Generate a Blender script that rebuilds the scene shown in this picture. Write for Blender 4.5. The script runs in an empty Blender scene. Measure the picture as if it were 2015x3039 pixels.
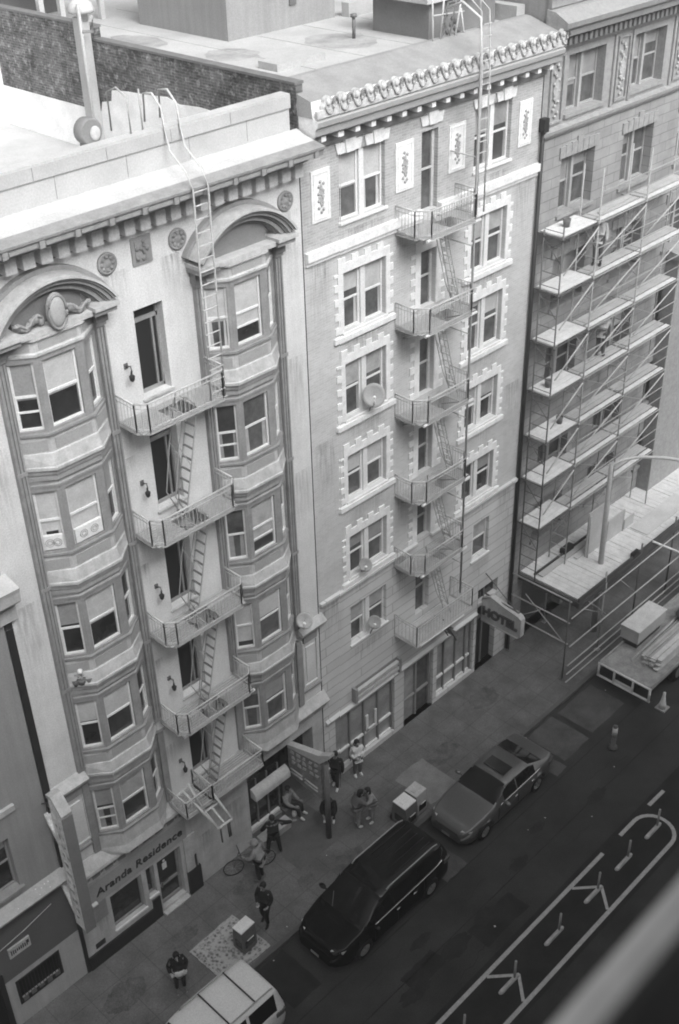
import bpy, bmesh, math, random
from mathutils import Vector, Matrix
random.seed(7)
S = bpy.context.scene
COL = S.collection
R = math.radians
# ---------------------------------------------------------------- camera
cam_d = bpy.data.cameras.new("camera")
cam = bpy.data.objects.new("camera", cam_d); COL.objects.link(cam)
ex = (0.695164, -0.410868, 0.5898597); ey = (-0.7184418, -0.3694148, 0.5893845); ez = (-0.0242563, -0.8334987, -0.5519887)
cam.matrix_world = Matrix(((ex[0], -ex[1], -ex[2], 0.0), (ey[0], -ey[1], -ey[2], -20.4), (ez[0], -ez[1], -ez[2], 30.0), (0, 0, 0, 1)))
cam_d.sensor_fit = 'VERTICAL'; cam_d.sensor_height = 36.0; cam_d.sensor_width = 24.0; cam_d.lens = 41.083
cam_d.clip_start = 0.05; cam_d.clip_end = 600
cam_d.dof.use_dof = True; cam_d.dof.focus_distance = 38.0; cam_d.dof.aperture_fstop = 4.0
S.camera = cam
S.render.resolution_x = 678; S.render.resolution_y = 1024
# ---------------------------------------------------------------- sky, sun, exposure (overcast; black and white film)
SUN_EL, SUN_AZ = R(46), R(192)
w = bpy.data.worlds.new("World"); S.world = w; w.use_nodes = True
nt = w.node_tree; nt.nodes.clear()
sky = nt.nodes.new('ShaderNodeTexSky'); sky.sky_type = 'NISHITA'; sky.sun_disc = False
sky.sun_elevation = SUN_EL; sky.sun_rotation = SUN_AZ; sky.dust_density = 6.0; sky.air_density = 1.0
bw = nt.nodes.new('ShaderNodeRGBToBW'); bg = nt.nodes.new('ShaderNodeBackground'); bg.inputs[1].default_value = 0.125
wo = nt.nodes.new('ShaderNodeOutputWorld')
nt.links.new(sky.outputs[0], bw.inputs[0]); nt.links.new(bw.outputs[0], bg.inputs[0]); nt.links.new(bg.outputs[0], wo.inputs[0])
sun_d = bpy.data.lights.new("sun", 'SUN'); sun_d.energy = 1.25; sun_d.angle = R(40); sun_d.color = (1, 1, 1)
sun = bpy.data.objects.new("sun", sun_d); COL.objects.link(sun)
sdir = Vector((math.sin(SUN_AZ)*math.cos(SUN_EL), math.cos(SUN_AZ)*math.cos(SUN_EL), math.sin(SUN_EL)))
sun.rotation_euler = sdir.to_track_quat('Z', 'Y').to_euler()
S.view_settings.view_transform = 'Standard'; S.view_settings.look = 'None'
S.view_settings.exposure = 1.16; S.view_settings.gamma = 1.0
S.cycles.filter_width = 1.9

# ---------------------------------------------------------------- materials (all greys)
def mat(name, v, rough=0.85, var=0.10, scale=2.0, fine=0.10, bump=0.0, spec=0.3, metal=0.0, streak=0.0, coat=0.0, bscale=None):
    m = bpy.data.materials.new(name); m.use_nodes = True
    t = m.node_tree; b = t.nodes['Principled BSDF']
    b.inputs['Roughness'].default_value = rough; b.inputs['Metallic'].default_value = metal
    b.inputs['Specular IOR Level'].default_value = spec; b.inputs['Coat Weight'].default_value = coat
    tc = t.nodes.new('ShaderNodeTexCoord')
    n1 = t.nodes.new('ShaderNodeTexNoise'); n1.inputs['Scale'].default_value = scale; n1.inputs['Detail'].default_value = 5; n1.inputs['Roughness'].default_value = .65
    t.links.new(tc.outputs['Object'], n1.inputs['Vector'])
    n2 = t.nodes.new('ShaderNodeTexNoise'); n2.inputs['Scale'].default_value = 26; n2.inputs['Detail'].default_value = 2
    t.links.new(tc.outputs['Object'], n2.inputs['Vector'])
    def mr(src, lo, hi):
        q = t.nodes.new('ShaderNodeMapRange'); q.inputs[1].default_value = .3; q.inputs[2].default_value = .7
        q.inputs[3].default_value = lo; q.inputs[4].default_value = hi; t.links.new(src, q.inputs[0]); return q.outputs[0]
    def mul(a, c):
        q = t.nodes.new('ShaderNodeMath'); q.operation = 'MULTIPLY'
        t.links.new(a, q.inputs[0])
        if isinstance(c, float): q.inputs[1].default_value = c
        else: t.links.new(c, q.inputs[1])
        return q.outputs[0]
    val = mul(mr(n1.outputs['Fac'], 1-var, 1+var), mr(n2.outputs['Fac'], 1-fine, 1+fine))
    if streak:
        mp = t.nodes.new('ShaderNodeMapping'); mp.inputs['Scale'].default_value = (5, 5, .25); t.links.new(tc.outputs['Object'], mp.inputs[0])
        n3 = t.nodes.new('ShaderNodeTexNoise'); n3.inputs['Scale'].default_value = 1.2; n3.inputs['Detail'].default_value = 4
        t.links.new(mp.outputs[0], n3.inputs['Vector']); val = mul(val, mr(n3.outputs['Fac'], 1-streak, 1+streak*.4))
    val = mul(val, float(v)); m['val'] = v
    cb = t.nodes.new('ShaderNodeCombineColor')
    for i in range(3): t.links.new(val, cb.inputs[i])
    t.links.new(cb.outputs[0], b.inputs['Base Color'])
    if bump:
        bp = t.nodes.new('ShaderNodeBump'); bp.inputs['Strength'].default_value = bump; bp.inputs['Distance'].default_value = .02
        n4 = t.nodes.new('ShaderNodeTexNoise'); n4.inputs['Scale'].default_value = bscale or 18; n4.inputs['Detail'].default_value = 4
        t.links.new(tc.outputs['Object'], n4.inputs['Vector'])
        t.links.new(n4.outputs['Fac'], bp.inputs['Height']); t.links.new(bp.outputs[0], b.inputs['Normal'])
    return m

def brick_mat(name, v1, v2, mortar, bw_=.22, bh=.075, axes='xz', rough=.9, patch=.3, msize=.012, blotch=0):
    """bricks laid in the given wall plane, with patches of wear"""
    m = bpy.data.materials.new(name); m.use_nodes = True
    t = m.node_tree; b = t.nodes['Principled BSDF']; b.inputs['Roughness'].default_value = rough; b.inputs['Specular IOR Level'].default_value = .2
    tc = t.nodes.new('ShaderNodeTexCoord'); sp = t.nodes.new('ShaderNodeSeparateXYZ'); cx = t.nodes.new('ShaderNodeCombineXYZ')
    t.links.new(tc.outputs['Object'], sp.inputs[0])
    t.links.new(sp.outputs['XYZ'.index(axes[0].upper())], cx.inputs[0]); t.links.new(sp.outputs[2], cx.inputs[1])
    br = t.nodes.new('ShaderNodeTexBrick'); br.inputs['Scale'].default_value = 1; br.inputs['Brick Width'].default_value = bw_; br.inputs['Row Height'].default_value = bh
    br.inputs['Mortar Size'].default_value = msize; br.inputs['Mortar Smooth'].default_value = .3; br.inputs['Bias'].default_value = -.1
    br.inputs['Color1'].default_value = (v1, v1, v1, 1); br.inputs['Color2'].default_value = (v2, v2, v2, 1); br.inputs['Mortar'].default_value = (mortar, mortar, mortar, 1)
    t.links.new(cx.outputs[0], br.inputs['Vector'])
    n1 = t.nodes.new('ShaderNodeTexNoise'); n1.inputs['Scale'].default_value = 1.1; n1.inputs['Detail'].default_value = 6; n1.inputs['Roughness'].default_value = .7
    t.links.new(tc.outputs['Object'], n1.inputs['Vector'])
    q = t.nodes.new('ShaderNodeMapRange'); q.inputs[1].default_value = .3; q.inputs[2].default_value = .7; q.inputs[3].default_value = 1-patch; q.inputs[4].default_value = 1+patch
    t.links.new(n1.outputs['Fac'], q.inputs[0])
    mx = t.nodes.new('ShaderNodeVectorMath'); mx.operation = 'SCALE'
    t.links.new(br.outputs['Color'], mx.inputs[0]); t.links.new(q.outputs[0], mx.inputs['Scale']); src = mx.outputs[0]
    if blotch: # lime bloom on single bricks
        nb = t.nodes.new('ShaderNodeTexNoise'); nb.inputs['Scale'].default_value = 5.5; nb.inputs['Detail'].default_value = 5; nb.inputs['Roughness'].default_value = .75; t.links.new(tc.outputs['Object'], nb.inputs['Vector'])
        qb = t.nodes.new('ShaderNodeMapRange'); qb.inputs[1].default_value = .52; qb.inputs[2].default_value = .72; qb.inputs[3].default_value = 0; qb.inputs[4].default_value = blotch; t.links.new(nb.outputs['Fac'], qb.inputs[0])
        ab = t.nodes.new('ShaderNodeVectorMath'); ab.operation = 'ADD'; cb2 = t.nodes.new('ShaderNodeCombineXYZ')
        for i in range(3): t.links.new(qb.outputs[0], cb2.inputs[i])
        t.links.new(src, ab.inputs[0]); t.links.new(cb2.outputs[0], ab.inputs[1]); src = ab.outputs[0]
    t.links.new(src, b.inputs['Base Color'])
    bp = t.nodes.new('ShaderNodeBump'); bp.inputs['Strength'].default_value = .5; bp.inputs['Distance'].default_value = .01
    t.links.new(br.outputs['Fac'], bp.inputs['Height']); bp.invert = True; t.links.new(bp.outputs[0], b.inputs['Normal'])
    return m

M = {}
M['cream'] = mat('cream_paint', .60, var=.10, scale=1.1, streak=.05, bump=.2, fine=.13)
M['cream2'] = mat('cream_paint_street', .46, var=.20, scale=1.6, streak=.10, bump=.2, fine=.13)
M['trim'] = mat('grey_trim_paint', .26, rough=.6, var=.16, scale=3, streak=.12)
M['trimd'] = mat('dark_trim_and_shade', .19, rough=.6, var=.1, scale=2)
M['panelg'] = mat('grey_panel_paint', .33, rough=.6, var=.06)
M['ledge'] = mat('pale_ledge_paint', .44, rough=.7, var=.18, scale=3.5, streak=.12)
M['white'] = mat('white_paint', .68, rough=.5, var=.04)
M['whited'] = mat('white_stone', .72, rough=.8, var=.14, scale=4)
M['roofw'] = mat('white_roof_coating', .43, rough=.9, var=.13, scale=.9)
M['roofg'] = mat('pale_roof_coating', .40, rough=.9, var=.14, scale=.7)
M['glass'] = mat('dark_glass', .022, rough=.08, var=.6, scale=1.6, spec=.5)
M['glassm'] = mat('curtained_glass', .085, rough=.10, var=.6, scale=2.2, spec=.5)
M['blind'] = mat('drawn_blind', .46, rough=.35, var=.16, spec=.5)
M['blindd'] = mat('grey_blind', .27, rough=.3, var=.22, spec=.5)
M['blindm'] = mat('yellowed_blind', .36, rough=.4, var=.25, scale=3, spec=.5)
M['glassd'] = mat('reflecting_glass', .045, rough=.06, var=.6, scale=1.3, spec=.6)
M['carglass'] = mat('car_glass', .012, rough=.05, var=.3, spec=.22)
M['wash'] = mat('whitewash', .78, var=.14, scale=1.5)
M['shopglass'] = mat('shop_glass', .30, rough=.15, var=.35, scale=1.1, spec=.5)
M['black'] = mat('black_paint', .02, rough=.5, var=.2)
M['hole'] = mat('dark_interior', .012, rough=.9)
M['steel'] = mat('grey_painted_steel', .36, rough=.55, var=.12, scale=6)
M['steell'] = mat('pale_painted_steel', .48, rough=.5, var=.12, scale=6)
M['steeld'] = mat('dark_painted_steel', .12, rough=.5, var=.15, scale=6)
M['steelw'] = mat('white_painted_steel', .70, rough=.5, var=.08, scale=6)
M['bwall'] = brick_mat('pale_brick', .52, .45, .55, patch=.12)
M['bwalltop'] = brick_mat('grey_brick', .42, .33, .46, patch=.2)
M['bdark'] = brick_mat('old_dark_brick', .11, .05, .15, axes='yz', patch=.85, msize=.010, bw_=.22, bh=.075, blotch=.30)
M['rust'] = brick_mat('rusticated_stone', .58, .52, .36, bw_=3.1, bh=.36, patch=.08, msize=.02)
M['stone'] = brick_mat('brown_stone_courses', .30, .26, .18, bw_=.9, bh=.33, patch=.2, msize=.014)
M['stonet'] = mat('carved_stone', .29, var=.18, scale=6, bump=.4)
M['stoned'] = mat('dark_stone_trim', .15, var=.15, scale=3, bump=.3)
M['dgrey'] = mat('grey_stucco', .27, var=.08, scale=1, streak=.12, bump=.2)
M['dgreyl'] = mat('pale_grey_stucco', .40, var=.10, scale=1, streak=.12, bump=.2)
M['dgreyd'] = mat('charcoal_stucco', .11, var=.12, scale=1, bump=.2)
M['asphalt'] = mat('asphalt', .041, var=.38, scale=.55, fine=.25, bump=.3, bscale=90, rough=.9)
M['asphaltd'] = mat('dark_asphalt', .024, var=.35, scale=1.2, fine=.2, bump=.3, bscale=90, rough=.9)
M['asphaltl'] = mat('grey_asphalt', .088, var=.4, scale=1.2, fine=.2, bump=.3, bscale=90, rough=.9)
M['line'] = mat('road_paint', .42, rough=.8, var=.18, scale=7, fine=.15)
M['kerb'] = mat('kerb_stone', .10, var=.2, scale=2)
M['wood'] = mat('pale_planks', .62, var=.15, scale=3, rough=.8)
M['ply'] = mat('plywood', .44, var=.12, scale=2, rough=.8)
M['plyw'] = mat('white_plywood', .55, var=.10, scale=1.5, rough=.8)
M['wooddk'] = mat('dark_timber', .07, var=.2, scale=3)
M['tyre'] = mat('tyre_rubber', .02, rough=.8, var=.1)
M['rim'] = mat('alloy', .50, rough=.3, metal=.8, var=.05)
M['chrome'] = mat('chrome', .75, rough=.15, metal=1.0, var=.02)
M['lamp'] = mat('lamp_glass', .55, rough=.1, var=.05, spec=.6)
M['skin'] = mat('skin', .22, rough=.6, var=.05)
M['skinl'] = mat('pale_skin', .34, rough=.6, var=.05)
M['hair'] = mat('black_hair', .012, rough=.6, var=.2, scale=20)

# ---------------------------------------------------------------- mesh helpers
ROOT = {}
class Fr:
    """a local frame on a wall: u along it, v up, n outwards"""
    def __init__(s, o, u, n, v=(0, 0, 1)): s.o = Vector(o); s.u = Vector(u).normalized(); s.n = Vector(n).normalized(); s.v = Vector(v)
    def p(s, a, b, c): return s.o + s.u*a + s.v*b + s.n*c
FA = Fr((0, 0, 0), (1, 0, 0), (0, -1, 0))
class MB:
    def __init__(s): s.V = []; s.F = []; s.I = []; s.S = []
    def face(s, pts, m=0, sm=False):
        i = len(s.V); s.V += [tuple(p) for p in pts]; s.F.append(tuple(range(i, i+len(pts)))); s.I.append(m); s.S.append(sm)
    def mesh(s, V, F, m=0, sm=False):
        i = len(s.V); s.V += [tuple(p) for p in V]
        for f in F: s.F.append(tuple(i+k for k in f)); s.I.append(m); s.S.append(sm)
    def box(s, x0, x1, y0, y1, z0, z1, m=0):
        V = [(x, y, z) for z in (z0, z1) for y in (y0, y1) for x in (x0, x1)]
        s.mesh(V, [(0, 2, 3, 1), (4, 5, 7, 6), (0, 1, 5, 4), (2, 6, 7, 3), (0, 4, 6, 2), (1, 3, 7, 5)], m)
    def fbox(s, f, u0, u1, v0, v1, n0, n1, m=0):
        V = [f.p(u, v, n) for v in (v0, v1) for n in (n1, n0) for u in (u0, u1)]
        s.mesh(V, [(0, 2, 3, 1), (4, 5, 7, 6), (0, 1, 5, 4), (2, 6, 7, 3), (0, 4, 6, 2), (1, 3, 7, 5)], m)
    def prism(s, pts, n0, n1, f=FA, m=0, sm=False):
        """outline in (u, v) of a frame, thickened from n0 to n1"""
        k = len(pts); A = [f.p(a, b, n1) for a, b in pts]; B = [f.p(a, b, n0) for a, b in pts]
        s.mesh(A+B, [tuple(range(k)), tuple(range(2*k-1, k-1, -1))], m)
        i = len(s.V); s.V += [tuple(p) for p in A+B]
        for j in range(k): s.F.append((i+j, i+k+j, i+k+(j+1) % k, i+(j+1) % k)); s.I.append(m); s.S.append(sm)
    def extr(s, prof, x0, x1, m=0, mlist=None, caps=True):
        """profile in (y, z) swept along X"""
        k = len(prof); A = [(x0, y, z) for y, z in prof]; B = [(x1, y, z) for y, z in prof]
        i = len(s.V); s.V += A+B
        for j in range(k):
            s.F.append((i+j, i+(j+1) % k, i+k+(j+1) % k, i+k+j)); s.I.append(mlist[j] if mlist else m); s.S.append(False)
        if caps: s.mesh(A+B, [tuple(range(k)), tuple(range(2*k-1, k-1, -1))], m)
    def tube(s, p, q, r, n=6, m=0, caps=True, r2=None):
        s.path([p, q], r, n, m, caps, r2)
    def path(s, P, r, n=6, m=0, caps=True, r2=None):
        P = [Vector(p) for p in P]; i0 = len(s.V); K = len(P)
        for k, p in enumerate(P):
            d = (P[min(k+1, K-1)]-P[max(k-1, 0)]).normalized()
            a = d.cross(Vector((0, 0, 1)) if abs(d.z) < .95 else Vector((1, 0, 0))).normalized(); b = d.cross(a)
            rr = r if r2 is None else r+(r2-r)*k/(K-1)
            for j in range(n):
                t = 2*math.pi*(j+.5)/n; s.V.append(tuple(p+a*math.cos(t)*rr+b*math.sin(t)*rr))
        for k in range(K-1):
            for j in range(n):
                a0 = i0+k*n+j; a1 = i0+k*n+(j+1) % n; s.F.append((a0, a1, a1+n, a0+n)); s.I.append(m); s.S.append(n > 4)
        if caps:
            s.F.append(tuple(range(i0+n-1, i0-1, -1))); s.I.append(m); s.S.append(False)
            s.F.append(tuple(i0+(K-1)*n+j for j in range(n))); s.I.append(m); s.S.append(False)
    def lathe(s, prof, c, n=16, m=0, axis='z', sm=True):
        i0 = len(s.V); K = len(prof); c = Vector(c)
        for r, h in prof:
            for j in range(n):
                t = 2*math.pi*j/n; a, b = math.cos(t)*r, math.sin(t)*r
                s.V.append(tuple(c+Vector({'z': (a, b, h), 'y': (a, h, b), 'x': (h, a, b)}[axis])))
        for k in range(K-1):
            for j in range(n):
                a0 = i0+k*n+j; a1 = i0+k*n+(j+1) % n; s.F.append((a0, a1, a1+n, a0+n)); s.I.append(m); s.S.append(sm)
        s.F.append(tuple(range(i0+n-1, i0-1, -1))); s.I.append(m); s.S.append(False)
        s.F.append(tuple(i0+(K-1)*n+j for j in range(n))); s.I.append(m); s.S.append(False)
    def ball(s, c, r, m=0, n=12, k=8):
        if not hasattr(r, '__len__'): r = (r, r, r)
        prof = [(math.sin(math.pi*(i+.02)/(k+.04)), -math.cos(math.pi*(i+.02)/(k+.04))) for i in range(k+1)]
        i0 = len(s.V); s.lathe(prof, (0, 0, 0), n, m)
        for i in range(i0, len(s.V)):
            v = s.V[i]; s.V[i] = (c[0]+v[0]*r[0], c[1]+v[1]*r[1], c[2]+v[2]*r[2])
    def build(s, name, mats, parent=None, bevel=0, flip=True):
        if not isinstance(mats, (list, tuple)): mats = [mats]
        off = ROOT.get(parent.name, Vector()) if parent else Vector()
        me = bpy.data.meshes.new(name); me.from_pydata([tuple(Vector(v)-off) for v in s.V], [], s.F)
        for m_ in mats: me.materials.append(m_)
        me.polygons.foreach_set('material_index', s.I); me.polygons.foreach_set('use_smooth', s.S)
        if flip:
            b = bmesh.new(); b.from_mesh(me); bmesh.ops.recalc_face_normals(b, faces=b.faces); b.to_mesh(me); b.free()
        me.update()
        o = bpy.data.objects.new(name, me); COL.objects.link(o)
        if parent: o.parent = parent; ROOT[o.name] = off
        if bevel:
            bm_ = o.modifiers.new('bevel', 'BEVEL'); bm_.width = bevel; bm_.segments = 2; bm_.limit_method = 'ANGLE'; bm_.angle_limit = R(40)
        return o
def tag(o, label=None, cat=None, group=None, kind=None):
    if label: o['label'] = label
    if cat: o['category'] = cat
    if group: o['group'] = group
    if kind: o['kind'] = kind
    return o
def thing(name, label, cat, loc=(0, 0, 0), group=None, local=False, rz=0):
    o = bpy.data.objects.new(name, None); COL.objects.link(o); o.location = loc; o.rotation_euler = (0, 0, rz)
    ROOT[o.name] = Vector() if local else Vector(loc)
    return tag(o, label, cat, group)
def kids(o): return [c for c in bpy.data.objects if c.parent == o]
def copy_tree(o, loc, label=None, group=None, par=None):
    c = o.copy(); COL.objects.link(c); ROOT[c.name] = ROOT.get(o.name, Vector())
    if par: c.parent = par
    else: c.location = loc
    if label: c['label'] = label
    if group: c['group'] = group
    for k in kids(o): copy_tree(k, None, par=c)
    return c
def struct(mb, name, m): return tag(mb.build(name, m), kind='structure')
def text_mesh(name, s, size, depth, m, parent, mw, spacing=1.0, offset=0.0, shear=0.0, center=True):
    cu = bpy.data.curves.new(name, 'FONT'); cu.body = s; cu.size = size; cu.extrude = depth; cu.space_character = spacing; cu.offset = offset; cu.shear = shear
    if center: cu.align_x = 'CENTER'; cu.align_y = 'CENTER'
    t = bpy.data.objects.new(name, cu); COL.objects.link(t); bpy.context.view_layer.update()
    me = bpy.data.meshes.new_from_object(t.evaluated_get(bpy.context.evaluated_depsgraph_get()))
    bpy.data.objects.remove(t); bpy.data.curves.remove(cu)
    me.transform(Matrix.Translation(-ROOT.get(parent.name, Vector())) @ mw); me.materials.clear(); me.materials.append(m)
    o = bpy.data.objects.new(name, me); COL.objects.link(o); o.parent = parent; ROOT[o.name] = ROOT.get(parent.name, Vector()); me.name = name
    return o
def holed(mb, f, u0, u1, v0, v1, holes, depth=.12, m=0, rm=None, thick=0):
    """a wall skin with real openings and their reveals"""
    if rm is None: rm = m
    us = sorted({u0, u1, *[min(max(h[i], u0), u1) for h in holes for i in (0, 1)]}); vs = sorted({v0, v1, *[min(max(h[i], v0), v1) for h in holes for i in (2, 3)]})
    for a, b in zip(us, us[1:]):
        for c, d in zip(vs, vs[1:]):
            mu, mv = (a+b)/2, (c+d)/2
            if any(h[0] < mu < h[1] and h[2] < mv < h[3] for h in holes): continue
            mb.face([f.p(a, c, 0), f.p(b, c, 0), f.p(b, d, 0), f.p(a, d, 0)], m)
    for a, b, c, d in holes:
        for P in (((a, c), (a, d)), ((b, d), (b, c)), ((a, d), (b, d)), ((b, c), (a, c))):
            (p0, q0), (p1, q1) = P
            mb.face([f.p(p0, q0, 0), f.p(p0, q0, -depth), f.p(p1, q1, -depth), f.p(p1, q1, 0)], rm)
def sash(mb, f, u0, u1, v0, v1, n=-.1, fr=0, gl=1, bl=2, blind=.5, low=0, curtain=0, gone=0, fw=.05, rail=True, open_=0.0, back=True):
    """double-hung sash in an opening: frame, meeting rail, panes, blind (slots fr, gl, bl)"""
    mid = (v0+v1)/2
    for a, b, c, d in ((u0, u0+fw, v0, v1), (u1-fw, u1, v0, v1), (u0+fw, u1-fw, v1-fw, v1), (u0+fw, u1-fw, v0, v0+fw)):
        mb.fbox(f, a, b, c, d, n, n+.05, fr)
    if rail: mb.fbox(f, u0+fw, u1-fw, mid-.03, mid+.03, n-.01, n+.035, fr)
    bz = v1-(v1-v0)*blind
    g = n+.01
    def pane(z0, z1, m, gg):
        if z1 > z0+.01: mb.face([f.p(u0+fw, z0, gg), f.p(u1-fw, z0, gg), f.p(u1-fw, z1, gg), f.p(u0+fw, z1, gg)], m)
    pane(max(mid+.03, bz), v1-fw, bl, g); pane(mid+.03, min(max(bz, mid+.03), v1-fw), gl, g)
    pane(v0+fw, mid-.03, gl, g-.02) if bz >= mid-.03 else (pane(bz, mid-.03, bl, g-.02), pane(v0+fw, bz, gl, g-.02))
    if curtain: # drawn-back curtains either side of the lower pane
        for a, b in ((u0+fw, u0+fw+curtain), (u1-fw-curtain*.8, u1-fw)): mb.face([f.p(a, v0+fw, g-.015), f.p(b, v0+fw, g-.015), f.p(b-.02, mid-.03, g-.015), f.p(a+.01, mid-.03, g-.015)], bl)
    if open_: # raised lower sash: its bottom rail part-way up
        zz = v0+fw+open_*(mid-v0); mb.fbox(f, u0+fw, u1-fw, zz, zz+.045, n-.015, n+.015, low or fr)
# ================================================================ ground, road, pavement
g = MB(); g.face([(-60, -60, -.02), (110, -60, -.02), (110, 70, -.02), (-60, 70, -.02)]); struct(g, 'ground', M['dgreyd'])
g = MB(); g.face([(-40, -17.2, 0), (90, -17.2, 0), (90, -3.45, 0), (-40, -3.45, 0)]); struct(g, 'road', M['asphalt'])
g = MB(); g.box(-40, 90, -3.3, .6, -.02, .14); 
o = struct(g, 'sidewalk', None)
def slab_mat():
    m = mat('pavement_concrete', .138, var=.30, scale=1.1, fine=.22, rough=.9, bump=.25, bscale=60)
    t = m.node_tree; b = t.nodes['Principled BSDF']; src = b.inputs['Base Color'].links[0].from_socket
    tc = t.nodes.new('ShaderNodeTexCoord'); br = t.nodes.new('ShaderNodeTexBrick'); br.offset = 0
    br.inputs['Scale'].default_value = 1; br.inputs['Brick Width'].default_value = 1.0; br.inputs['Row Height'].default_value = .86; br.inputs['Mortar Size'].default_value = .014
    br.inputs['Color1'].default_value = (1, 1, 1, 1); br.inputs['Color2'].default_value = (.93, .93, .93, 1); br.inputs['Mortar'].default_value = (.64, .64, .64, 1)
    t.links.new(tc.outputs['Object'], br.inputs['Vector'])
    mx = t.nodes.new('ShaderNodeVectorMath'); mx.operation = 'MULTIPLY'; t.links.new(src, mx.inputs[0]); t.links.new(br.outputs['Color'], mx.inputs[1])
    t.links.new(mx.outputs[0], b.inputs['Base Color']); return m
o.data.materials.clear(); o.data.materials.append(slab_mat())
g = MB(); g.box(-40, 90, -3.45, -3.3, -.02, .143); struct(g, 'kerb', M['kerb'])
g = MB(); g.box(-40, 90, -20.9, -17.2, -.02, .14); struct(g, 'far_sidewalk', o.data.materials[0])
# repaired strips and gutter pan in the parking lane
def patch(name, m, x0, x1, y0, y1, z): 
    q = MB(); random.seed(int(x0*10)); P = []
    for (ax, ay), (bx, by) in zip([(x0, y0), (x1, y0), (x1, y1), (x0, y1)], [(x1, y0), (x1, y1), (x0, y1), (x0, y0)]):
        for k in range(6): P.append((ax+(bx-ax)*k/6+random.uniform(-.03, .03), ay+(by-ay)*k/6+random.uniform(-.03, .03), z))
    q.face(P); return struct(q, name, m)
patch('asphalt_patch', M['asphaltd'], 12.85, 14.0, -5.15, -3.5, .004)
patch('asphalt_patch', M['asphaltl'], 19.2, 20.2, -5.5, -3.5, .004)
patch('asphalt_patch', M['asphaltl'], 26.0, 27.5, -5.2, -3.55, .004)
patch('asphalt_patch', M['asphaltl'], 27.8, 29.9, -5.1, -3.6, .004)
patch('asphalt_patch', M['asphaltl'], 25.2, 25.8, -5.4, -3.6, .004)
patch('asphalt_patch', M['asphaltd'], 15.6, 17.0, -7.3, -6.7, .004)
patch('asphalt_patch', M['asphaltd'], 18.2, 20.2, -7.9, -7.1, .004)
patch('asphalt_patch', M['asphaltd'], -20, 60, -10.0, -8.2, .003)
patch('pavement_patch', mat('light_concrete', .21, var=.2, scale=2, fine=.15), 21.2, 22.6, -3.15, -1.5, .144)
patch('pavement_patch', mat('darker_concrete', .10, var=.2, scale=2, fine=.15), 20.3, 21.2, -3.0, -1.9, .144)
patch('pavement_patch', mat('entry_concrete', .10, var=.2, scale=2, fine=.15), 16.3, 18.4, -1.9, -.05, .144)
# oil stains, cracks
def blot(name, m, cx, cy, rx, ry, z, n=26, j=.35):
    q = MB(); rr = random.Random(int(cx*100)); q.face([(cx+rx*math.cos(t*6.2832/n)*(1-j*rr.random()), cy+ry*math.sin(t*6.2832/n)*(1-j*rr.random()), z) for t in range(n)]); return struct(q, name, m)
oil = mat('oil_stain', .022, var=.4, scale=2.5, fine=.3, rough=.75)
for i, P in enumerate(((19.0, -7.15, .55, .30), (17.55, -7.2, .75, .32), (15.6, -7.3, .7, .3), (21.3, -6.7, .5, .22), (17.0, -6.3, .5, .2), (22.9, -6.25, .4, .2), (25.4, -6.9, .6, .25))): blot('oil_stain', oil, *P, .0045+.0002*i)
gum = mat('pavement_stain', .10, var=.4, scale=3, fine=.3)
for i, P in enumerate(((14.9, -1.1, .7, .4), (12.2, -1.1, .6, .3), (17.6, -2.7, .8, .35), (19.7, -1.3, .6, .4), (23.2, -1.9, .9, .45), (16.2, -2.3, .4, .25), (9.8, -1.4, .8, .5), (26.5, -1.2, .8, .5))): blot('pavement_stain', gum, *P, .1412+.0002*i, j=.3)
rr = random.Random(11); q = MB()
for cx, cy in ((14.5, -6.2), (18.4, -6.1), (22.0, -7.4), (25.8, -6.3), (16.8, -8.0)):
    P = [(cx, cy)]
    for t in range(9): P.append((P[-1][0]+rr.uniform(.12, .30), P[-1][1]+rr.uniform(-.14, .14)))
    for (ax, ay), (bx, by) in zip(P, P[1:]): q.face([(ax, ay-.012, .0065), (bx, by-.010, .0065), (bx, by+.012, .0065), (ax, ay+.010, .0065)])
struct(q, 'road_crack', M['asphaltd'])
# longitudinal seams in the road
q = MB()
for yy in (-5.55, -6.9): q.box(-20, 60, yy, yy+.03, 0, .004)
struct(q, 'road_seam', M['asphaltd'])
# painted lane separator with rounded end
q = MB(); Z = .008
def strip(pts, wd):
    L, Rr = [], []
    for k, p in enumerate(pts):
        p = Vector((*p, 0)); a = Vector((*pts[max(k-1, 0)], 0)); b = Vector((*pts[min(k+1, len(pts)-1)], 0)); d = (b-a).normalized(); nn = Vector((-d.y, d.x, 0))
        L.append(p+nn*wd/2); Rr.append(p-nn*wd/2)
    for k in range(len(pts)-1):
        q.face([(*L[k][:2], Z), (*Rr[k][:2], Z), (*Rr[k+1][:2], Z), (*L[k+1][:2], Z)])
strip([(-5, -8.42), (8, -8.42), (23.45, -8.42)], .13)
strip([(26.2, -8.41), (27.1, -8.43)], .13)
arc = [(24.45, -8.42), (25.2, -8.42)]+[(25.3+.69*math.sin(t*math.pi/12), -9.11+.69*math.cos(t*math.pi/12)) for t in range(0, 13)]+[(24, -9.80), (-5, -9.80)]
strip(arc, .13)
Z = .012
for cx in (22.32, 18.06, 13.8, 9.5): 
    strip([(cx-.68, -8.49), (cx, -9.12)], .10); Z = .015; strip([(cx+.02, -9.10), (cx-.6, -9.73)], .10); Z = .012
struct(q, 'road_marking', M['line'])
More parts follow.
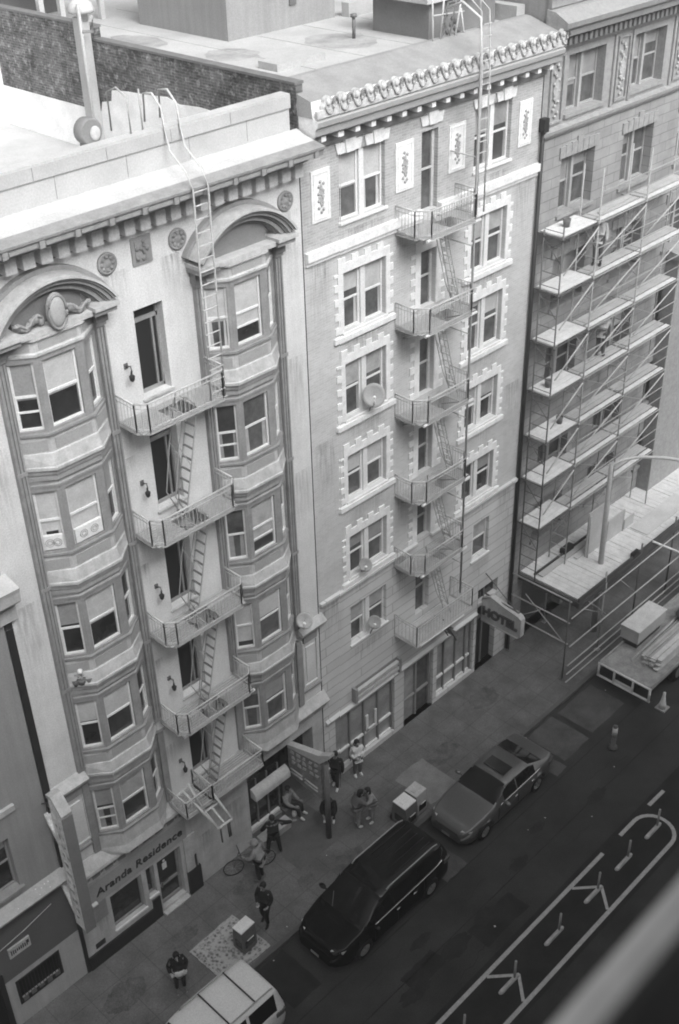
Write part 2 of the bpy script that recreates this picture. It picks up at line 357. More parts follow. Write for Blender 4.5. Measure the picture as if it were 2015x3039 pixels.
# gum, paper scraps
random.seed(3); sc = [(14.56, -3.12), (12.3, -5.6), (17.3, -2.1), (23.4, -6.2), (26.9, -6.6), (18.9, -7.6), (30.0, -4.2), (13.55, -3.6), (12.25, -3.95), (22.6, -6.1), (24.5, -7.3)]
lit = MB()
for x, y in sc:
    z = .143 if y > -3.3 else .006; a = random.uniform(0, 3); r = random.uniform(.018, .04)
    lit.face([(x+math.cos(a+t)*r*random.uniform(.6, 1), y+math.sin(a+t)*r, z+random.uniform(0, .03)) for t in (0, 1.4, 2.9, 4.5)])
tag(lit.build('litter', M['white']), 'small white scraps of paper scattered on the street and pavement', 'litter', kind='stuff')

# ================================================================ BUILDING A : cream hotel with two bay stacks
A = thing('bay_fronted_building', 'cream five-storey building with two stacks of grey bay windows under arched pediments', 'building', (14.5, 0, 0))
PZ = 3.135
AX0, AX1 = 9.62, 19.38
doors = [(14.08, 14.9, 17.2-PZ*k, 19.41-PZ*k) for k in range(5)]
q = MB()
shop = [(10.66, 11.78, 1.0, 2.44), (11.95, 12.24, 1.25, 2.46), (12.36, 13.24, .32, 2.42)]
holed(q, FA, AX0, AX1, 4.45, 21.6, doors, depth=.35, m=0)
q.box(AX0+.02, AX1-.03, .4, .6, 4.6, 21.6, 0)
q.build('wall', M['cream'], A)
q = MB(); holed(q, FA, AX0, 16.0, .14, 4.4, shop+[], depth=.25); q.box(16.0, 16.02, 0, 1.6, .14, 3.6); q.box(18.9, AX1, 0, .5, .14, 4.4); q.box(16.0, 18.9, .001, .5, 3.3, 4.4)
q.box(16.0, 18.9, 1.6, 1.7, .14, 3.3)
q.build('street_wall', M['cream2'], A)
# dark skirting, shop pilaster foot
q = MB(); q.box(AX0, 12.0, -.06, -.002, .14, .70); q.box(12.0, 12.28, -.05, -.002, .14, 1.05); q.build('skirting', M['black'], A)
q = MB(); q.box(13.36, 13.85, -.10, -.002, .14, 1.12, 0); q.box(13.36, 13.80, -.05, -.002, 1.12, 2.6, 1); q.box(13.66, 13.72, -.12, -.1, 1.2, 1.75, 0); q.build('pilaster_foot', [M['black'], M['cream2']], A)
# shop sign fascia and its lettering
q = MB(); q.box(10.0, 13.5, -.05, -.002, 2.62, 3.55, 0); q.box(10.0, 13.5, -.08, -.05, 3.50, 3.58, 1); q.box(9.75, 10.5, -.052, -.002, 1.9, 2.62, 2); q.build('sign_band', [M['panelg'], M['cream2'], M['trim']], A)
sm = Matrix.Translation((11.80, -.055, 3.0)) @ Matrix.Rotation(R(90), 4, 'X')
text_mesh('lettering', 'Aranda Residence', .40, .012, M['black'], A, sm, spacing=1.06, offset=.006, shear=.12)
q = MB(); q.box(10.02, 10.2, -.16, -.055, 2.7, 2.76); q.build('sign_lamp', M['white'], A)
for n_, (a, b, c, d) in zip(('shop_window', 'side_light', 'shop_door'), shop):
    q = MB()
    if n_ == 'shop_door':
        for P in ((a, a+.09, c, d), (b-.09, b, c, d), (a+.09, b-.09, d-.09, d), (a+.09, b-.09, c+.75, c+.83), (a+.09, b-.09, c, c+.12)): q.fbox(FA, *P, -.24, -.17, 0)
        q.face([FA.p(a, c, -.22), FA.p(b, c, -.22), FA.p(b, d, -.22), FA.p(a, d, -.22)], 1)
        dr = q.build('shop_door', [M['trim'], M['glass']], A)
        q = MB(); q.fbox(FA, a+.13, a+.18, c+.75, c+1.0, -.165, -.12, 0); q.fbox(FA, a+.22, a+.4, c+.9, c+.95, -.165, -.13); q.build('door_handle', M['chrome'], dr)
        q = MB(); q.fbox(FA, a+.30, a+.46, c+1.35, c+1.62, -.215, -.205); q.fbox(FA, a+.34, a+.42, c+1.66, c+1.74, -.215, -.205); q.build('door_notice', M['white'], dr)
    else:
        for P in ((a, a+.05, c, d), (b-.05, b, c, d), (a+.05, b-.05, d-.05, d), (a, b, c, c+.06)): q.fbox(FA, *P, -.2, -.12, 0)
        q.face([FA.p(a, c, -.18), FA.p(b, c, -.18), FA.p(b, d, -.18), FA.p(a, d, -.18)], 1)
        wn = q.build(n_, [M['trim'], M['glass']], A)
        q = MB(); q.fbox(FA, a-.03, b+.04, c-.07, c-.004, .001, .05); q.build('sill', M['whited'], wn)
q = MB(); q.box(12.32, 13.28, -.16, -.001, .14, .22, 0); q.box(12.32, 13.28, -.18, -.16, .19, .225, 1); q.build('door_step', [M['cream2'], M['ledge']], A)
q = MB(); q.fbox(FA, 9.92, 10.25, .82, 1.02, 0, .02); q.build('wall_vent', M['black'], A)
# ground-floor cornice with a frieze of sunk panels
q = MB()
q.extr([(0, 3.60), (-.10, 3.60), (-.14, 3.66), (-.12, 3.98), (-.26, 4.02), (-.32, 4.12), (-.30, 4.20), (-.02, 4.50), (0, 4.50)], AX0-.05, 13.52, 0)
q.extr([(0, 3.90), (-.10, 3.90), (-.12, 4.08), (-.24, 4.12), (-.28, 4.24), (-.02, 4.52), (0, 4.52)], 16.25, AX1+.1, 0)
q.box(13.5, 16.25, -.06, -.002, 4.36, 4.5, 0)
x = 9.75
while x < 13.3:
    q.box(x, x+.26, -.142, -.125, 3.72, 3.94, 1); q.box(x+.30, x+.36, -.145, -.12, 3.78, 3.90, 2); x += .44
q.build('street_cornice', [M['ledge'], M['trimd'], M['trim']], A)
# belt cornice beside the bays, and panels below it
for a, b in ((AX0-.1, 10.62), (18.45, AX1+.12)):
    q = MB(); q.extr([(0, 7.20), (-.10, 7.22), (-.12, 7.36), (-.26, 7.42), (-.28, 7.50), (-.02, 7.66), (0, 7.66)], a, b, 0); q.build('belt_cornice', M['ledge'], A)
for a, b in ((9.75, 10.5), (18.62, 19.27)):
    q = MB()
    for P in ((a, b, 5.15, 5.21), (a, b, 6.85, 6.91), (a, a+.06, 5.21, 6.85), (b-.06, b, 5.21, 6.85)): q.fbox(FA, *P, .002, .05, 0)
    q.fbox(FA, a+.15, b-.15, 5.35, 6.7, .002, .04, 0); q.fbox(FA, a+.05, b-.05, 6.93, 7.2, .002, .08, 1)
    q.fbox(FA, a-.1, b+.1, 4.95, 5.02, .001, .07, 1)
    q.build('wall_panel', [M['cream'], M['trim']], A)
# bay stacks
def bay(c, side):
    B_ = MB(); W = MB()
    def ring(off, z):
        k = off*.45
        return [(c-1.2-k, 0, z), (c-.58-k, -.40-off, z), (c+.58+k, -.40-off, z), (c+1.2+k, 0, z)]
    def loft(prof, m):
        for (o0, z0), (o1, z1) in zip(prof, prof[1:]):
            a, b = ring(o0, z0), ring(o1, z1)
            for j in range(3): B_.face([a[j], a[j+1], b[j+1], b[j]], m)
    def cap(off, z, m): B_.face(ring(off, z), m)
    ang = Vector((.62, -.40, 0)).normalized()
    frames = [(Fr((c-1.2, 0, 0), ang, (ang.y, -ang.x, 0)), .738), (Fr((c-.58, -.40, 0), (1, 0, 0), (0, -1, 0)), 1.16), (Fr((c+.58, -.40, 0), (ang.x, -ang.y, 0), (-ang.y, -ang.x, 0)), .738)]
    wins = []
    for k in range(5):
        zb = 17.72-PZ*k; zt = zb+1.60
        for j, (f, ln) in enumerate(frames):
            u0, u1 = (.12, ln-.09) if j != 1 else (.13, ln-.20)
            if j == 2: u0, u1 = .09, ln-.12
            holed(B_, f, 0, ln, zb-.06, zt+.12, [(u0, u1, zb, zt)], depth=.12, m=0)
            wins.append((k, j, f, u0, u1, zb, zt))
        # sill moulding, panel zone, sloping ledge, lip and mouldings under it
        loft([(0, zb-.06), (.07, zb-.06), (.07, zb-.12), (0, zb-.17)], 0)
        if k < 4:
            loft([(0, zb-.17), (0, zb-.55), (.03, zb-.57)], 1)
            loft([(.03, zb-.57), (.10, zb-.86), (.13, zb-.88), (.13, zb-.95)], 1)
            loft([(.13, zb-.95), (.06, zb-.99), (.07, zb-1.08), (.02, zb-1.12), (.04, zb-1.24), (0, zb-1.30), (0, zb-1.42)], 0)
            for j, (f, ln) in enumerate(frames):
                e = .08 if j != 1 else .10
                B_.fbox(f, e, ln-e, zb-.50, zb-.24, -.01, .012, 2)
        else:
            loft([(0, zb-.17), (.02, zb-.30), (.04, zb-.65), (.12, zb-.9), (0, zb-1.0)], 1)
        loft([(0, zt+.12), (.03, zt+.12), (.03, zt+.18), (0, zt+.2)], 0) if k else None
    zt = 17.72+1.60
    loft([(0, zt+.12), (.05, zt+.14), (.05, zt+.20), (.0, zt+.22), (0, zt+.45), (.08, zt+.5), (.08, zt+.56)], 1); cap(.08, zt+.56, 1)
    for j, (f, ln) in enumerate(frames): B_.fbox(f, .1, ln-.1, zt+.26, zt+.42, -.01, .012, 2)
    b = B_.build('bay_window', [M['trim'], M['ledge'], M['panelg'], M['ledge']], A)
    rnd = random.Random(side*31+5)
    blinds = {0: {(0, 0): 1.0*.52, (0, 1): .5, (1, 0): .75, (1, 1): .72, (2, 0): 0.5, (2, 1): .5, (3, 0): .5, (3, 1): .5, (4, 0): .45, (4, 1): .5},
              1: {(0, 0): .5, (0, 1): .72, (1, 0): 0, (1, 1): 0, (2, 0): 0, (2, 1): .8, (3, 0): .97, (3, 1): .5, (4, 0): .2, (4, 1): .48}}[side]
    for k, j, f, u0, u1, zb, zt in wins:
        W = MB(); bl = blinds.get((k, j), .5 if rnd.random() < .6 else 0)
        light = (side, k, j) in ((0, 1, 0), (0, 1, 1), (1, 3, 1), (0, 0, 1), (1, 0, 0), (1, 0, 1), (0, 3, 1), (0, 2, 1), (1, 3, 0), (0, 3, 0))
        sash(W, f, u0, u1, zb, zt, n=-.11, blind=min(bl*rnd.uniform(.88, 1.14), .97), curtain=rnd.choice((0, 0, .10, .16)), open_=.45 if (side, k, j) in ((0, 0, 0), (1, 1, 0), (1, 2, 1), (0, 4, 0), (1, 0, 1)) else 0, fw=.045)
        W.build('window', [M['white'], rnd.choice((M['glass'], M['glass'], M['glassd'])) if side == 0 or (k, j) in ((0, 1),) else rnd.choice((M['glassm'], M['glassd'])), M['blind'] if light else rnd.choice((M['blindd'], M['blindm']))], b)
    # fluted pilasters either side
    for s_ in (-1, 1):
        P_ = MB(); x0 = c+s_*1.27
        P_.box(x0-.11, x0+.11, -.10, 0, 7.66, 19.55, 0)
        for d in (-.085, 0, .085): P_.box(x0+d-.022, x0+d+.022, -.135, -.10, 7.8, 19.4, 0)
        P_.box(x0-.16, x0+.16, -.22, -.001, 19.55, 19.85, 1); P_.box(x0-.13, x0+.13, -.16, -.001, 19.45, 19.55, 0)
        P_.box(x0-.10, x0+.10, -.09, 0, 4.55, 7.2, 0)
        for kk in range(4): P_.box(x0-.13, x0+.13, -.15, -.135, 16.77-PZ*kk-.05, 16.77-PZ*kk+.05, 0)
        P_.build('pilaster', [M['trim'], M['trimd']], A)
    # segmental pediment
    P_ = MB(); Rr = 1.80; hw = 1.52; zc = 20.08; th = math.asin(hw/Rr); cz = zc-Rr*math.cos(th)+.12
    def arch(r0, r1, y0, y1, m, n=24):
        o_ = [(c+r1*math.sin(-th+2*th*i/n), cz+r1*math.cos(-th+2*th*i/n)) for i in range(n+1)]
        i_ = [(c+r0*math.sin(-th+2*th*i/n), cz+r0*math.cos(-th+2*th*i/n)) for i in range(n+1)]
        for i in range(n):
            P_.prism([o_[i], o_[i+1], i_[i+1], i_[i]], -y0, -y1, FA, m)
    arch(Rr-.06, Rr, 0, -.62, 0); arch(Rr-.11, Rr-.065, 0, -.56, 1); arch(Rr-.19, Rr-.115, 0, -.50, 1); arch(Rr-.24, Rr-.195, 0, -.42, 2); arch(Rr-.34, Rr-.245, 0, -.36, 1); arch(Rr-.40, Rr-.345, 0, -.24, 2); arch(Rr+.004, Rr+.10, 0, -.16, 1)
    for s_ in (-1, 1):
        x0, x1 = sorted((c+s_*.92, c+s_*1.50))
        P_.box(x0, x1, -.52, 0, 19.86, 19.99, 1); P_.box(x0-.03, x1+.03, -.60, 0, 19.99, 20.08, 0)
    P_.box(c-.9, c+.9, -.47, 0, 19.885, 20.0, 0); P_.box(c-.86, c+.86, -.16, -.001, 20.0, 20.62, 2)
    pd = P_.build('pediment', [M['ledge'], M['trim'], M['trimd']], A)
    if side == 0:
        Q_ = MB(); Q_.ball((c+.02, -.50, 20.30), (.25, .08, .42), 0, 18, 10); Q_.ball((c+.02, -.55, 20.31), (.19, .06, .34), 1, 16, 8); Q_.path([(c+.02+.215*math.cos(t*math.pi/10), -.56, 20.30+.37*math.sin(t*math.pi/10)) for t in range(21)], .03, 6, 0)
        for s_ in (-1, 1):
            for t in range(9): Q_.ball((c+s_*(.28+.075*t), -.36+.02*math.sin(t*2.1), 20.16+.07*math.sin(t*.9)), (.08, .06, .12-.009*t), 0, 8, 6)
            Q_.path([(c+s_*(.28+.10*t), -.40, 20.24+.09*math.sin(t*1.3)-.012*t) for t in range(7)], .035, 6, 0)
        Q_.build('cartouche', [M['trim'], M['panelg']], pd)
    return b
bay(11.83, 0); bay(17.18, 1)
# doors to the fire escape
for k, (a, b, c, d) in enumerate(doors):
    q = MB(); n = -.30
    for P in ((a, a+.05, c, d), (b-.05, b, c, d), (a, b, d-.05, d), (a, b, d-.42, d-.32), (a, b, c, c+.08)): q.fbox(FA, *P, n, n+.06, 0)
    q.fbox(FA, a+.62, a+.67, c+.08, d-.42, n, n+.05, 0)
    q.face([FA.p(a, c, n+.01), FA.p(b, c, n+.01), FA.p(b, d, n+.01), FA.p(a, d, n+.01)], 1)
    q.fbox(FA, a-.05, b+.05, c-.06, c-.004, .001, .06, 2)
    q.build('door', [M['trim'], M['hole'], M['ledge']], A)
# main cornice, dentils, parapet, roof
q = MB()
q.extr([(0, 21.60), (-.34, 21.60), (-.36, 21.68), (-.50, 21.74), (-.82, 21.84), (-.88, 21.86), (-.90, 21.98), (-.95, 22.02), (-.96, 22.08), (-.60, 22.15), (-.30, 22.21), (-.02, 22.32), (0, 22.32)], AX0-.6, AX1-.02, 0, mlist=[1, 0, 0, 1, 1, 0, 0, 0, 0, 2, 2, 2, 0])
q.box(AX0-.6, AX1-.03, -.05, -.002, 21.20, 21.60, 1)  # dark backing and soffit faces paint in the shade around the dentils
x = AX0-.5
while x < 19.0:
    q.box(x, min(x+.62, 19.3), -.915, -.885, 21.88, 21.96, 0); q.box(x+.68, x+.80, -.94, -.885, 21.85, 22.0, 0); x += .84
cr = q.build('cornice', [M['trim'], M['trimd'], M['roofw']], A)
q = MB(); x = 9.30
while x < 19.3: q.box(x, x+.27, -.32, -.05, 21.27, 21.60, 0); x += .42
q.build('dentils', M['cream'], A)
q = MB(); q.box(AX0-.6, 19.15, 0, .28, 22.32, 22.84, 0); q.box(AX0-.6, 19.17, -.04, .32, 22.84, 23.12, 1); q.box(AX0-.6, 19.18, -.02, .30, 23.12, 23.16, 2)

for x in (10.6, 12.1, 13.9, 15.6, 17.3): q.box(x, x+.018, -.046, -.041, 22.85, 23.11, 3); q.box(x+.5, x+.515, -.006, -.001, 22.36, 22.83, 3)
q.build('parapet', [M['roofw'], M['roofg'], M['roofw'], M['trim']], A)
q = MB(); q.box(AX0-.6, 19.36, .3, 13, 20.0, 20.2); q.build('roof', M['roofw'], A)
for cx, rr in ((10.1, .25), (13.55, .25), (15.5, .25), (18.86, .25)):
    q = MB(); q.lathe([(rr, 0), (rr, -.05), (rr*.8, -.07), (rr*.72, -.035), (rr*.3, -.05), (.02, -.09)], (cx, 0, 20.70), 20, 0, 'y')
    for t in range(8): q.ball((cx+.15*math.cos(t*.785), -.05, 20.7+.15*math.sin(t*.785)), (.05, .03, .05), 0, 6, 4)
    q.build('roundel', M['trim'], A)
q = MB(); q.fbox(FA, 14.22, 14.76, 20.42, 21.05, .001, .04, 0); q.fbox(FA, 14.3, 14.68, 20.5, 20.98, .04, .06, 0)
for t in range(10): q.ball((14.49+random.uniform(-.14, .14), -.06, 20.75+random.uniform(-.2, .2)), (.06, .04, .06), 1, 6, 4)
q.build('relief_plaque', [M['trim'], M['trimd']], A)
# right-hand shopfront recess under a striped awning box
q = MB()
q.box(16.08, 17.55, .30, .36, .5, 2.5, 1)
for xx in (16.08, 16.55, 17.02, 17.5): q.box(xx, xx+.05, .26, .30, .14, 2.5, 0)
q.box(16.08, 17.55, .2, .30, .42, .52, 2); q.box(17.55, 18.9, 1.2, 1.25, .14, 3.3, 1); q.box(17.6, 17.66, .25, 1.2, .14, 3.2, 1)
q.box(16.05, 17.6, .1, .3, .14, .42, 0)
q.build('shop_front', [M['trimd'], M['glass'], M['whited']], A)
q = MB()
P = [(-.02, 2.60)]+[(-.27*math.sin(t*math.pi/16), 2.32+.27*math.cos(t*math.pi/16)) for t in range(1, 9)]+[(-.27, 2.20), (-.25, 2.20), (-.02, 2.22)]
q.extr(P, 16.1, 17.6, 0); q.build('awning', M['cream2'], A)

# ---- neighbour rooftop
# ================================================================ BUILDING B : tall pale brick hotel
Bq = thing('tall_brick_building', 'tall pale brick hotel with white toothed window surrounds and scalloped cornice', 'building', (24.3, 0, 0))
BX0, BX1 = 19.40, 29.28
TOPS = [(19.64, 21.38), (16.56, 18.27), (13.85, 15.62), (11.10, 12.66), (8.28, 9.82), (5.58, 7.10)]
LW = [(20.76, 22.44, a, b) for a, b in TOPS]
RW = [(26.16, 27.84, a, b) for a, b in TOPS[:5]]+[(26.9, 27.84, 5.58, 7.10)]
DB = [19.05, 16.2, 13.35, 10.55, 8.05, 4.95]
DW = [(23.90, 24.58, z, t) for z, t in zip(DB, (21.24, 17.92, 15.24, 12.26, 9.5, 6.9))]
def zr(hs, a, b): return [h for h in hs if h[2] >= a-.01 and h[3] <= b+.01]
q = MB()
allh = LW+RW+DW
holed(q, FA, BX0, BX1, 19.0, 22.0, zr(allh, 19, 22), depth=.22, m=1)
holed(q, FA, BX0, BX1, 8.0, 19.0, zr(allh, 8, 18.99), depth=.22, m=0)
q.build('wall', [M['bwall'], M['bwalltop']], Bq)
q = MB()
SH = [(19.95, 22.85, .34, 2.85), (23.35, 24.95, .14, 2.8), (25.15, 27.25, .34, 2.85), (27.42, 28.58, .14, 3.2), (27.42, 28.58, 3.35, 4.0)]
holed(q, FA, BX0, BX1, .14, 8.0, zr(allh, 0, 8)+SH, depth=.25, m=0)
q.build('stone_base_wall', M['rust'], Bq)
# belts
for a, b in ((BX0+.05, 23.86), (24.62, BX1+.02)):
    q = MB(); q.box(a, b, -.14, -.002, 18.95, 19.18); q.box(a+.001, b-.001, -.07, -.003, 18.82, 18.95); q.build('belt_course', M['whited'], Bq)
for a, b in ((BX0+.05, 23.88), (24.60, BX1)):
    q = MB(); q.box(a, b, -.12, -.002, 7.90, 8.02); q.build('string_course', M['rust'], Bq)
# windows
rnd = random.Random(4)
def bwin(u0, u1, v0, v1, single=False, blind=(.5, .5)):
    q = MB(); sp = [(u0, (u0+u1)/2-.09), ((u0+u1)/2+.09, u1)] if not single else [(u0+.05, u1)]
    for i, (a, b) in enumerate(sp): sash(q, FA, a, b, v0, v1, n=-.18, blind=blind[i]*rnd.uniform(.8, 1.15), fw=.055, curtain=rnd.choice((0, 0, .08, .14)))
    if not single: q.fbox(FA, (u0+u1)/2-.09, (u0+u1)/2+.09, v0, v1, -.18, -.06, 0)
    else: q.fbox(FA, u0, u0+.08, v0, v1, -.18, -.02, 0)
    q.fbox(FA, u0-.06, u1+.06, v0-.07, v0-.004, .001, .06, 3)
    wo_ = q.build('window', [M['white'], rnd.choice((M['glassm'], M['glassm'], M['glassd'])), rnd.choice((M['blind'], M['blindm'], M['blindd'])), M['whited']], Bq)
    return wo_
bl = [(.62, .5), (.45, .5), (.47, .47), (.5, .5), (.45, .45), (.5, .45)]
for k, h in enumerate(LW): bwin(*h, blind=bl[k])
bl = [(.5, .5), (.4, .42), (.2, .45), (.5, .45), (.2, .5), (.5, .5)]
for k, h in enumerate(RW): bwin(*h, single=(k == 5), blind=bl[k])
for a, b, c, d in DW:
    q = MB(); n = -.2
    for P in ((a, a+.06, c, d), (b-.10, b, c, d), (a, b, d-.07, d), (a+.06, b-.1, (c+d)/2, (c+d)/2+.05)): q.fbox(FA, *P, n, n+.06, 0)
    q.face([FA.p(a, c, n+.01), FA.p(b, c, n+.01), FA.p(b, d, n+.01), FA.p(a, d, n+.01)], 1)
    q.build('door', [M['steell'], M['glassm']], Bq)
# toothed white surrounds
def quoin(u0, u1, v0, v1, m_top=.42, side=.30, sill=.24, both=True):
    q = MB(); t = .035; n = 9
    q.fbox(FA, u0-side*.5, u1+side*.5, v1, v1+m_top*.6, .001, t, 0)
    k = int((u1-u0+side)/.24); 
    for i in range(k):
        a = u0-side*.5+i*(u1-u0+side)/k
        if i % 2 == 0: q.fbox(FA, a, a+(u1-u0+side)/k, v1+m_top*.6, v1+m_top, .001, t, 0)
    hh = (v1-v0+m_top*.3)/n
    for i in range(n):
        d = side*(1.0 if i % 2 == 0 else .55); z0 = v0-.0+i*hh
        z1 = min(z0+hh, v1)
        if z1 <= z0: continue
        q.fbox(FA, u0-d, u0, z0, z1, .001, t, 0); q.fbox(FA, u1, u1+d, z0, z1, .001, t, 0)
    if sill: q.fbox(FA, u0-side-.06, u1+side+.06, v0-sill, v0-.09, .001, .09, 0); q.fbox(FA, u0-side, u1+side, v0-.09, v0-.073, .001, .05, 0)
    return q.build('window_surround', M['whited'], Bq)
for k in (1, 2, 3, 4): quoin(*LW[k]); quoin(*RW[k])
for k in (1, 2, 3, 4): quoin(*DW[k], m_top=.3, side=.42 if k else .2, sill=0)
# keystone lintels over the top-floor openings
for a, b in ((20.64, 21.52), (21.66, 22.56), (23.82, 24.72), (26.05, 26.92), (27.06, 27.95)):
    q = MB(); z = 21.40; w_ = (b-a)/3
    q.prism([(a+.04, z), (b-.04, z), (b+.03, z+.26), (a-.03, z+.26)], .002, .06); q.prism([(a+w_+.0, z+.0), (b-w_-.0, z+.0), (b-w_+.07, z+.46), (a+w_-.07, z+.46)], .062, .10); q.prism([(a+w_-.07, z+.261), (b-w_+.07, z+.261), (b-w_+.07, z+.46), (a+w_-.07, z+.46)], .002, .06)
    q.build('keystone_lintel', M['whited'], Bq)
for a, b in ((19.74, 20.40), (22.83, 23.54), (25.02, 25.72), (28.18, 28.80)):
    q = MB(); z0, z1 = 19.87, 21.18; c_ = (a+b)/2; zm = (z0+z1)/2
    q.fbox(FA, a, b, z0, z1, .001, .04, 0)
    for P in ((a+.07, b-.07, z0+.07, z0+.10), (a+.07, b-.07, z1-.10, z1-.07), (a+.07, a+.10, z0+.1, z1-.1), (b-.10, b-.07, z0+.1, z1-.1)): q.fbox(FA, *P, .04, .055, 0)
    for s_ in (1, -1): q.prism([(c_-.11, zm+s_*.02), (c_, zm+s_*.30), (c_+.11, zm+s_*.02)], .04, .06, FA, 1)
    for t in range(14): q.ball((c_+.09*math.sin(t*2.2), -.05, zm-.42+.06*t), (.05, .025, .045), 1, 6, 4)
    q.build('ornament_panel', [M['whited'], M['panelg']], Bq)
# cornice with brackets and scalloped cresting
q = MB()
q.extr([(0, 21.96), (-.10, 21.96), (-.12, 22.10), (-.50, 22.14), (-.54, 22.18), (-.56, 22.34), (-.64, 22.40), (-.66, 22.52), (-.58, 22.56), (-.50, 22.60), (0, 22.60)], BX0+.04, BX1+.06, 0, mlist=[2, 2, 2, 2, 1, 1, 1, 1, 0, 0, 0])
q.extr([(-.50, 22.60), (-.46, 22.98), (.0, 23.10), (.62, 23.28), (.80, 23.28), (.80, 22.60)], BX0+.02, BX1, 1, mlist=[0, 3, 3, 3, 3, 3])
q.build('cornice', [M['whited'], M['panelg'], M['trimd'], mat('grey_coping', .26, var=.15)], Bq)
q = MB(); x = 19.75
while x < 29.2: q.box(x, x+.16, -.44, -.13, 21.98, 22.12, 0); x += .575
q.build('brackets', M['whited'], Bq)
q = MB(); q.box(BX0, BX1, -.125, -.002, 21.75, 21.955, 0); q.build('frieze', M['trimd'], Bq)
q = MB(); x = 19.62; fq = Fr((0, -.50, 0), (1, 0, 0), (0, -1, 0))
q.fbox(fq, BX0+.05, BX1, 22.60, 22.78, .06, .14, 0)
while x < 29.1:
    pts = [(x+.03, 22.62), (x+.05, 22.86)]+[(x+.235+.13*math.cos(math.pi-t*math.pi/8), 22.93+.13*math.sin(math.pi-t*math.pi/8)) for t in range(9)]+[(x+.42, 22.86), (x+.44, 22.62)]
    q.prism(pts, 0, .10, fq, 0)
    q.path([(x+.235+.13*math.cos(t*math.pi/8), -.655, 22.86-.19*math.sin(t*math.pi/8)) for t in range(9)], .03, 6, 1)
    q.ball((x+.235, -.61, 22.92), (.075, .06, .09), 0, 8, 6)
    q.path([(x+.47+.10*math.cos(t*math.pi/8), -.60, 22.84+.15*math.sin(t*math.pi/8)) for t in range(9)], .034, 6, 2)
    x += .47
q.build('cresting', [mat('weathered_cresting', .46, var=.25, scale=6), M['panelg'], M['trimd']], Bq)
# brick party wall, roof, side parapets
q = MB(); q.box(19.40, 19.62, .24, 7.85, .2, 23.30, 0); q.box(19.40, 19.62, .004, .24, 21.9, 23.30, 0); q.box(19.40, 19.62, 7.85, 26, 8, 23.62, 0); q.box(19.37, 19.66, .0, 7.85, 23.30, 23.36, 1); q.box(19.37, 19.66, 7.85, 26, 23.62, 23.68, 1)
q.build('party_wall', [M['bdark'], M['stoned']], Bq)
q = MB(); P = [(3.0, 22.20), (3.6, 22.22), (4.4, 22.16), (4.9, 22.27), (5.7, 22.20), (6.6, 22.15), (7.32, 22.08), (7.4, 21.78), (7.85, 21.68), (7.95, 21.40), (13, 21.37), (13, 20.0), (1, 20.0), (1, 22.1)]
fx = Fr((19.40, 0, 0), (0, 1, 0), (-1, 0, 0)); q.prism(P, .001, .02, fx, 0); q.build('whitewash', M['wash'], Bq)
q = MB(); q.box(19.62, BX1, .8, 26, 22.9, 23.10, 0); rb = q.build('roof', M['roofg'], Bq)
rp = mat('roof_stain', .30, var=.3, scale=1.5)
for x0, x1, y0, y1 in ((20.4, 22.0, 3.4, 5.2), (23.1, 25.3, 2.0, 4.3), (19.9, 21.4, 6.4, 8.8)):
    q = MB(); n = 22; q.face([((x0+x1)/2+(x1-x0)/2*math.cos(t*6.283/n)*random.uniform(.75, 1), (y0+y1)/2+(y1-y0)/2*math.sin(t*6.283/n)*random.uniform(.75, 1), 23.104) for t in range(n)]); q.build('roof_stain', rp, rb)
for x in (21.4, 23.2, 25.0, 26.8):
    q = MB(); q.box(x, x+.03, .85, 12, 23.1, 23.112); q.build('seam', M['roofg'], rb)
q = MB(); q.box(28.9, BX1, .8, 5.2, 23.1, 23.55, 0); q.box(26.6, BX1, 5.2, 5.5, 23.1, 23.5, 0); q.build('side_parapet', M['roofg'], Bq)
# storefront
for nm, (a, b, c, d), mull in (('shop_front', SH[0], (20.69, 21.39, 22.1)), ('shop_front', SH[2], (25.67, 26.33, 26.9))):
    q = MB()
    for P in ((a, a+.07, c, d), (b-.07, b, c, d), (a, b, d-.10, d), (a, b, c, c+.08), (a, b, c+.72, c+.80)): q.fbox(FA, *P, -.2, -.1, 2 if P[3] < 1.3 and P[0] == a and P[1] == b else 0)
    for m_ in mull: q.fbox(FA, m_-.03, m_+.03, c, d, -.2, -.09, 0)
    q.face([FA.p(a, c, -.17), FA.p(b, c, -.17), FA.p(b, d, -.17), FA.p(a, d, -.17)], 1)
    sf = q.build(nm, [M['trimd'], M['shopglass'], M['whited']], Bq)
    if a < 21:
        q = MB(); q.fbox(FA, 21.5, 21.62, 1.15, 1.85, -.15, -.1, 0); q.fbox(FA, 21.5, 22.05, 1.1, 1.2, -.15, -.1, 0); q.fbox(FA, 21.95, 22.05, 1.2, 1.85, -.15, -.1, 0); q.build('poster_frame', M['white'], sf)
a, b, c, d = SH[1]; q = MB()
for P in ((a, a+.1, c, d), (b-.1, b, c, d), (a, b, d-.12, d), ((a+b)/2-.06, (a+b)/2+.02, c, d), (a, b, c+1.0, c+1.06)): q.fbox(FA, *P, -.22, -.12, 0)
q.face([FA.p(a, c, -.2), FA.p((a+b)/2, c, -.2), FA.p((a+b)/2, d, -.2), FA.p(a, d, -.2)], 1); q.face([FA.p((a+b)/2, c, -.21), FA.p(b, c, -.21), FA.p(b, d, -.21), FA.p((a+b)/2, d, -.21)], 2)
q.build('shop_door', [M['trim'], M['shopglass'], M['glassm']], Bq)
q = MB(); a, b, c, d = SH[3]; q.face([FA.p(a, c, -.24), FA.p(b, c, -.24), FA.p(b, d, -.24), FA.p(a, d, -.24)], 1); q.fbox(FA, 27.95, 28.02, c, d, -.24, -.18, 0); q.fbox(FA, a, b, 2.4, 2.5, -.24, -.18, 0); q.build('hotel_door', [M['trimd'], M['hole']], Bq)
